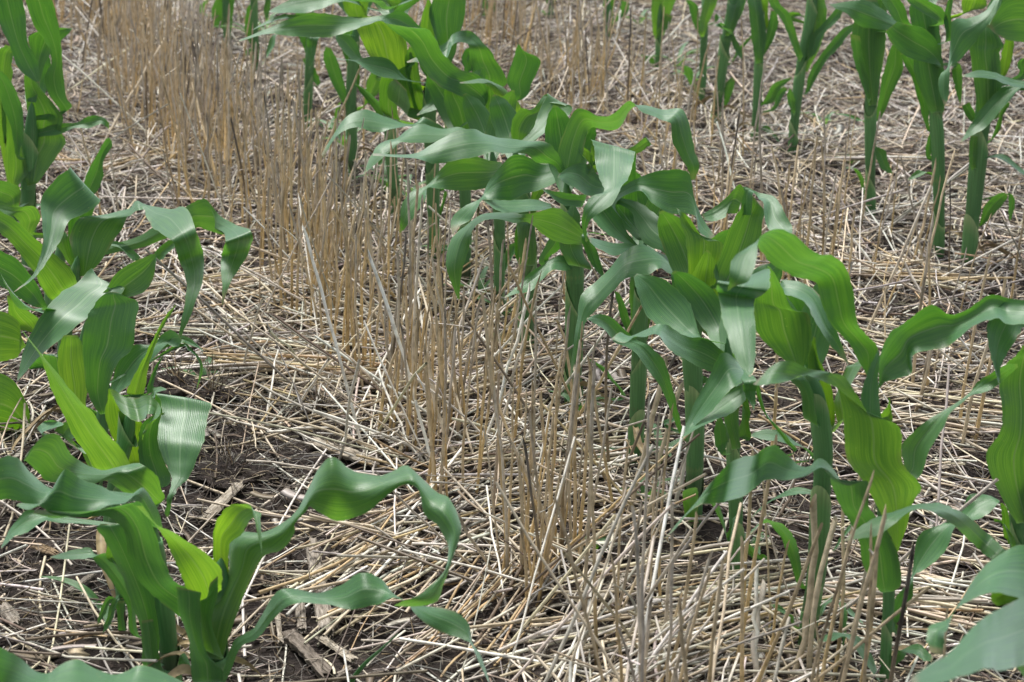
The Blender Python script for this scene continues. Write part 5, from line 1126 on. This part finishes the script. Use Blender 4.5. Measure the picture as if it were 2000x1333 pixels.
a, b = project(X[:, 0]), project(X[:, -1]); md = (a + b) / 2
vis = (md[:, 0] > 0) & (md[:, 0] < 2000) & (md[:, 1] > 0) & (md[:, 1] < 1333)
order = np.argsort(-np.linalg.norm(a[:, :2] - b[:, :2], axis=1) * vis)
for i in order[:110]:
    V, Q, C1 = straw_tubes(X[i:i + 1], R[i:i + 1], C[i:i + 1], 7)
    o = mesh_obj('propped_straw', V.reshape(-1, 3), Q, M_STRAW, None, None, C1.reshape(-1, 3))
    localise(o, X[i, 0])
    cn = 'bleached' if C[i].mean() > .56 else 'buff' if C[i].mean() > .40 else 'greyish'
    kx = (md[i, 0] - VX) / (md[i, 1] - VY)
    wh = 'over the straw mat beside the stubble band' if kx < .72 else 'among the stubble stalks' if kx < .9 else 'around the middle row stems' if kx < 1.2 else 'over the straw before the back right row'
    lb = cn + ' loose straw propped at a slant ' + wh
    tag(o, lb, 'straw', lb.replace('loose straw', 'loose straws'))
X, R, C = X[order[110:]], R[order[110:]], C[order[110:]]
build_mass('propped_straws', X, R, C, 6, 'loose broken straws propped at angles over the straw mat', 'straw litter')

# ------------------------------------------------------------------ individual leaning straws one can point at
LEAN = [((598, 452), (718, 890), .0022, 3, 'long bleached straw leaning left across the open gap beside the dense stubble'),
        ((722, 500), (842, 905), .0023, 3, 'long white straw leaning over the centre of the field, right of the dense stubble'),
        ((738, 722), (832, 905), .0016, 3, 'thin bright white straw in the centre slanting down to the right'),
        ((838, 694), (898, 890), .0032, 0, 'thick pale split straw in the centre leaning left'),
        ((1037, 567), (925, 905), .0022, 3, 'pale straw leaning right in front of the middle row, taller of a leaning pair'),
        ((1046, 585), (962, 890), .0020, 5, 'grey pale straw leaning right in front of the middle row, shorter of a leaning pair'),
        ((1066, 12), (986, 1210), .0, 0, ''),
        ((745, 590), (640, 790), .0018, 0, 'straight buff straw slanting right above the crossing white straws'),
        ((1398, 770), (1318, 1010), .0026, 5, 'grey tan stubble stalk leaning right beside the blurred hanging leaf'),
        ((1590, 980), (1545, 1335), .0036, 1, 'thick tan straw stalk in front of the sturdy corn stem, left of a leaning pair'),
        ((1632, 1010), (1580, 1340), .0030, 1, 'thick tan straw stalk in front of the sturdy corn stem, right of a leaning pair'),
        ((1480, 1112), (1476, 1345), .0022, 3, 'bleached white straw standing alone at the lower right'),
        ((1494, 1140), (1484, 1345), .0030, 5, 'blunt grey straw beside a lone white one at the lower right'),
        ((1728, 1275), (1748, 1345), .0030, 5, 'short blunt straw stub at the bottom edge before the slender corn stem'),
        ((1300, 705), (1228, 1010), .0034, 1, 'broad tan straw stalk with a cut top before the bare corn stem'),
        ((1332, 745), (1258, 1030), .0028, 1, 'tan straw stalk leaning right with a torn white top by the corn stem'),
        ((1660, 460), (1722, 560), .0024, 3, 'stout pale straw leaning left in the gap before the back right row'),
        ((1755, 495), (1815, 612), .0022, 5, 'forked grey straw leaning left before the back right row'),
        ((1922, 300), (1700, 480), .0026, 2, 'long dark straw lying slantwise against the rightmost back row stems'),
        ((252, 280), (368, 402), .0024, 4, 'dark brown straw slanting down across the straw mat at the upper left'),
        ((1372, 10), (1240, 155), .0020, 3, 'white straw leaning right by the tall stubble clump at the top'),
        ((1212, 20), (1200, 110), .0026, 3, 'bright white straw standing in the tall stubble clump at the top'),
        ((1560, 905), (1500, 1040), .0022, 4, 'short brown stubble stalk beside the wavy corn leaf'),
        ((322, 75), (196, 285), .0024, 0, 'pale straw leaning right across the upper left straw mat'),
        ((400, 95), (345, 305), .0026, 0, 'thick golden straw leaning right in the far stubble band')]
rng = np.random.default_rng(77)
for (x1, y1), (x0, y0), r_, ci, lb in LEAN:
    if not lb: continue
    g = on_ground(x0, y0); g[2] = float(gh(g[0], g[1]))
    top = on_plane(x1, y1, g[1] + (.05 if abs(x1 - x0) < 90 else .10))
    if top[2] < .01: top = on_ground(x1, y1, .03)
    t = np.linspace(0, 1, 9)
    X = g[None] * (1 - t[:, None]) + top[None] * t[:, None]
    X = X + rng.normal(0, .0012, (9, 3)) + rng.normal(0, .005, 3)[None] * (4 * t * (1 - t))[:, None]
    C = np.clip(PAL[ci] * rng.uniform(.95, 1.15, (9, 1)), 0, .84)
    V, Q, C1 = straw_tubes(X[None], (r_ * rng.uniform(.92, 1.08, 9))[None], C[None], 8, np.array([[rng.uniform(0, 6), .25]]))
    o = mesh_obj('leaning_straw', V.reshape(-1, 3), Q, M_STRAW, None, None, C1.reshape(-1, 3))
    localise(o, g); tag(o, lb, 'straw')

# ------------------------------------------------------------------ chunks of last year's stalks
def chunk(p0, p1, wpx, label, col, seed, flat=.7, hollow=True, name='old_stalk_chunk', lift=.007):
    rng = np.random.default_rng(seed)
    A0, A1 = on_ground(*p0), on_ground(*p1)
    r = wpx * .5 * project((A0 + A1) / 2)[2] / F_PX
    for q in (A0, A1): q[2] = float(gh(q[0], q[1])) + r * flat * .75 + lift
    K, Sd = 22, 22
    t = np.linspace(0, 1, K)
    X = A0 * (1 - t[:, None]) + A1 * t[:, None] + rng.normal(0, r * .05, (K, 3))
    R = r * (1 + .10 * np.sin(t * 7 + rng.uniform(0, 6)) + rng.normal(0, .03, K))
    V, Q = tubes(X[None], R[None], Sd, flat=np.array([flat]))
    V = V[0]
    groove = 1 + .10 * np.sin(np.arange(Sd) * 2.1 + rng.uniform(0, 6)) + rng.normal(0, .05, Sd)
    V = X[:, None] + (V - X[:, None]) * (groove[None, :, None] * rng.uniform(.96, 1.04, (K, Sd, 1)))
    ax = (A1 - A0) / np.linalg.norm(A1 - A0)
    for e, sg in ((0, -1), (K - 1, 1)):                    # splintered ends
        V[e] += ax * (sg * rng.uniform(0, 1, (Sd, 1)) ** 2 * r * 1.6)
    c = np.clip(np.array(col) * rng.uniform(.8, 1.15, (K, Sd, 1)), 0, .8)
    uv = np.stack([np.tile(np.linspace(0, 1, Sd), K), np.repeat(t * np.linalg.norm(A1 - A0) * 6, Sd)], 1)
    root_base = (A0 + A1) / 2
    o = mesh_obj(name, V.reshape(-1, 3), Q, M_WOOD, None, uv, c.reshape(-1, 3), smooth=False)
    localise(o, root_base); tag(o, label, 'old stalk', 'weathered chunks of old crop stalk')
    for e, sg in ((0, 1), (K - 1, -1)):                      # pith plug recessed in each end; near-black in hollow pieces, painting their inner shade
        ring = X[e] + (V[e] - X[e]) * .93 + ax * (sg * r * (.5 if hollow else .08))
        ring = ring - ax * ((ring - X[e]) @ ax)[:, None] + ax * (sg * r * (.5 if hollow else .1))
        VV = np.concatenate([ring, X[e] + (ring - X[e]) * .05])
        q = np.arange(Sd); QQ = np.stack([q, (q + 1) % Sd, (q + 1) % Sd + Sd, q + Sd], 1)
        pc = np.array([.05, .04, .032]) if hollow else np.array(col) * .7
        pp = mesh_obj('pith_or_hollow_shade', VV - root_base, QQ, M_WOOD, None, np.stack([np.tile(np.linspace(0, 1, Sd), 2), np.repeat([0, .3], Sd)], 1), np.tile(pc, (2 * Sd, 1)))
        pp.parent = o
GREY, PALE, DARK, TAN = (.34, .305, .26), (.52, .47, .39), (.20, .17, .14), (.34, .25, .15)
chunk((609, 1068), (636, 1232), 30, 'long cracked grey stalk piece with a hollow black lower end near the bottom', GREY, 1)
chunk((582, 1108), (589, 1222), 17, 'narrow flat grey stalk splinter alongside the long cracked piece', GREY, 2, .4, False)
chunk((566, 1238), (640, 1312), 30, 'dark split stalk chunk with ribbed bark below the hollow piece', DARK, 3)
chunk((628, 1244), (688, 1284), 18, 'pale thin stalk sliver resting right of the dark split chunk', PALE, 4, .45, False)
chunk((655, 1312), (680, 1300), 14, 'small stalk stub touching the end of the dark split chunk', GREY, 15, .6, False)
chunk((612, 862), (742, 906), 27, 'bleached stalk log half buried in straw at the centre left', PALE, 5)
chunk((404, 1002), (466, 956), 23, 'pale flaking stalk slab on bare soil right of the left row', PALE, 6, .5, False)
chunk((133, 1152), (180, 1112), 13, 'small grey stalk sliver on soil left of the front plants', GREY, 7, .6, False)
chunk((72, 1068), (104, 1080), 22, 'frayed tan husk bundle on the soil at the far left', TAN, 8, .5, False)
chunk((8, 1190), (32, 1222), 26, 'frayed grey stalk bundle at the left edge by the soil', GREY, 9, .5, False)
chunk((1728, 414), (1832, 402), 10, 'pale flat stalk piece lying before the back right row stems', PALE, 10, .5, False)
chunk((1672, 428), (1882, 436), 12, 'long dark rotted stalk in the shade under the back right row', DARK, 11)
chunk((1122, 886), (1212, 868), 13, 'brown stalk length lying behind tall stubble before the middle row', TAN, 12)
chunk((540, 1190), (548, 1250), 10, 'slim bleached stalk stick between soil and old stalk pieces', PALE, 13, .6, False)
chunk((1000, 905), (1040, 930), 9, 'short brown stalk bit in the litter at the foot of the stubble', TAN, 14, .7, False)
chunk((1830, 950), (1872, 935), 16, 'pale husk slab in straw at the right between corn plants', PALE, 16, .4, False)
# the torn-up root clod
def clod(px, py, rx, ry, rz, label, seed):
    rng = np.random.default_rng(seed)
    c = on_ground(px, py); c[2] = float(gh(c[0], c[1]))
    root = None
    nu, nv = 40, 20
    th, ph = np.meshgrid(np.linspace(0, 2 * math.pi, nu, endpoint=False), np.linspace(.02, math.pi * .62, nv))
    D = np.stack([np.cos(th) * np.sin(ph), np.sin(th) * np.sin(ph), np.cos(ph)], -1)
    nz = np.array([[mnoise.fractal(Vector(D[j, i] * 2.6 + seed), 1.0, 2.0, 5) for i in range(nu)] for j in range(nv)])
    V = D * (1 + .45 * nz[..., None]) * np.array([rx, ry, rz])
    j, i = np.meshgrid(np.arange(nv - 1), np.arange(nu), indexing='ij')
    Q = np.stack([j * nu + i, (j + 1) * nu + i, (j + 1) * nu + (i + 1) % nu, j * nu + (i + 1) % nu], -1).reshape(-1, 4)
    o = mesh_obj('root_clod', V.reshape(-1, 3) + c, Q, M_SOIL); localise(o, c)
    tag(o, label, 'soil clod')
    n = 160
    s = rng.integers(0, nu * nv, n); st_ = V.reshape(-1, 3)[s]
    d_ = st_ / np.linalg.norm(st_, axis=1, keepdims=True) + rng.normal(0, .5, (n, 3))
    t = np.linspace(0, 1, 5); X = st_[:, None] * .92 + d_[:, None] * (rng.uniform(.01, .04, n)[:, None] * t)[:, :, None]
    X[:, :, 2] -= (rng.uniform(0, .015, n)[:, None] * t ** 2)
    V2, Q2 = tubes(X, np.full((n, 5), .0006), 4)
    m = mesh_obj('root_hairs', V2.reshape(-1, 3), Q2, M_STRAW, None, None, np.repeat(pick(n, [1, 1, 2, 0, 4, 1, 1], rng) * .6, 20, 0)); m.parent = o
clod(345, 752, .060, .045, .028, 'dark torn up root clod bristling with fibres right of the left row', 5)
clod(415, 772, .035, .03, .022, 'smaller brown root clod with a cut stub next to the dark one', 6)
clod(620, 800, .018, .016, .013, 'round black soil lump in the straw at the centre left', 7)
clod(455, 925, .06, .05, .014, 'low flat patch of bare lumpy soil near the pale stalk slab', 8)
clod(1560, 955, .05, .04, .016, 'bare soil lump behind the sturdy corn stem', 9)
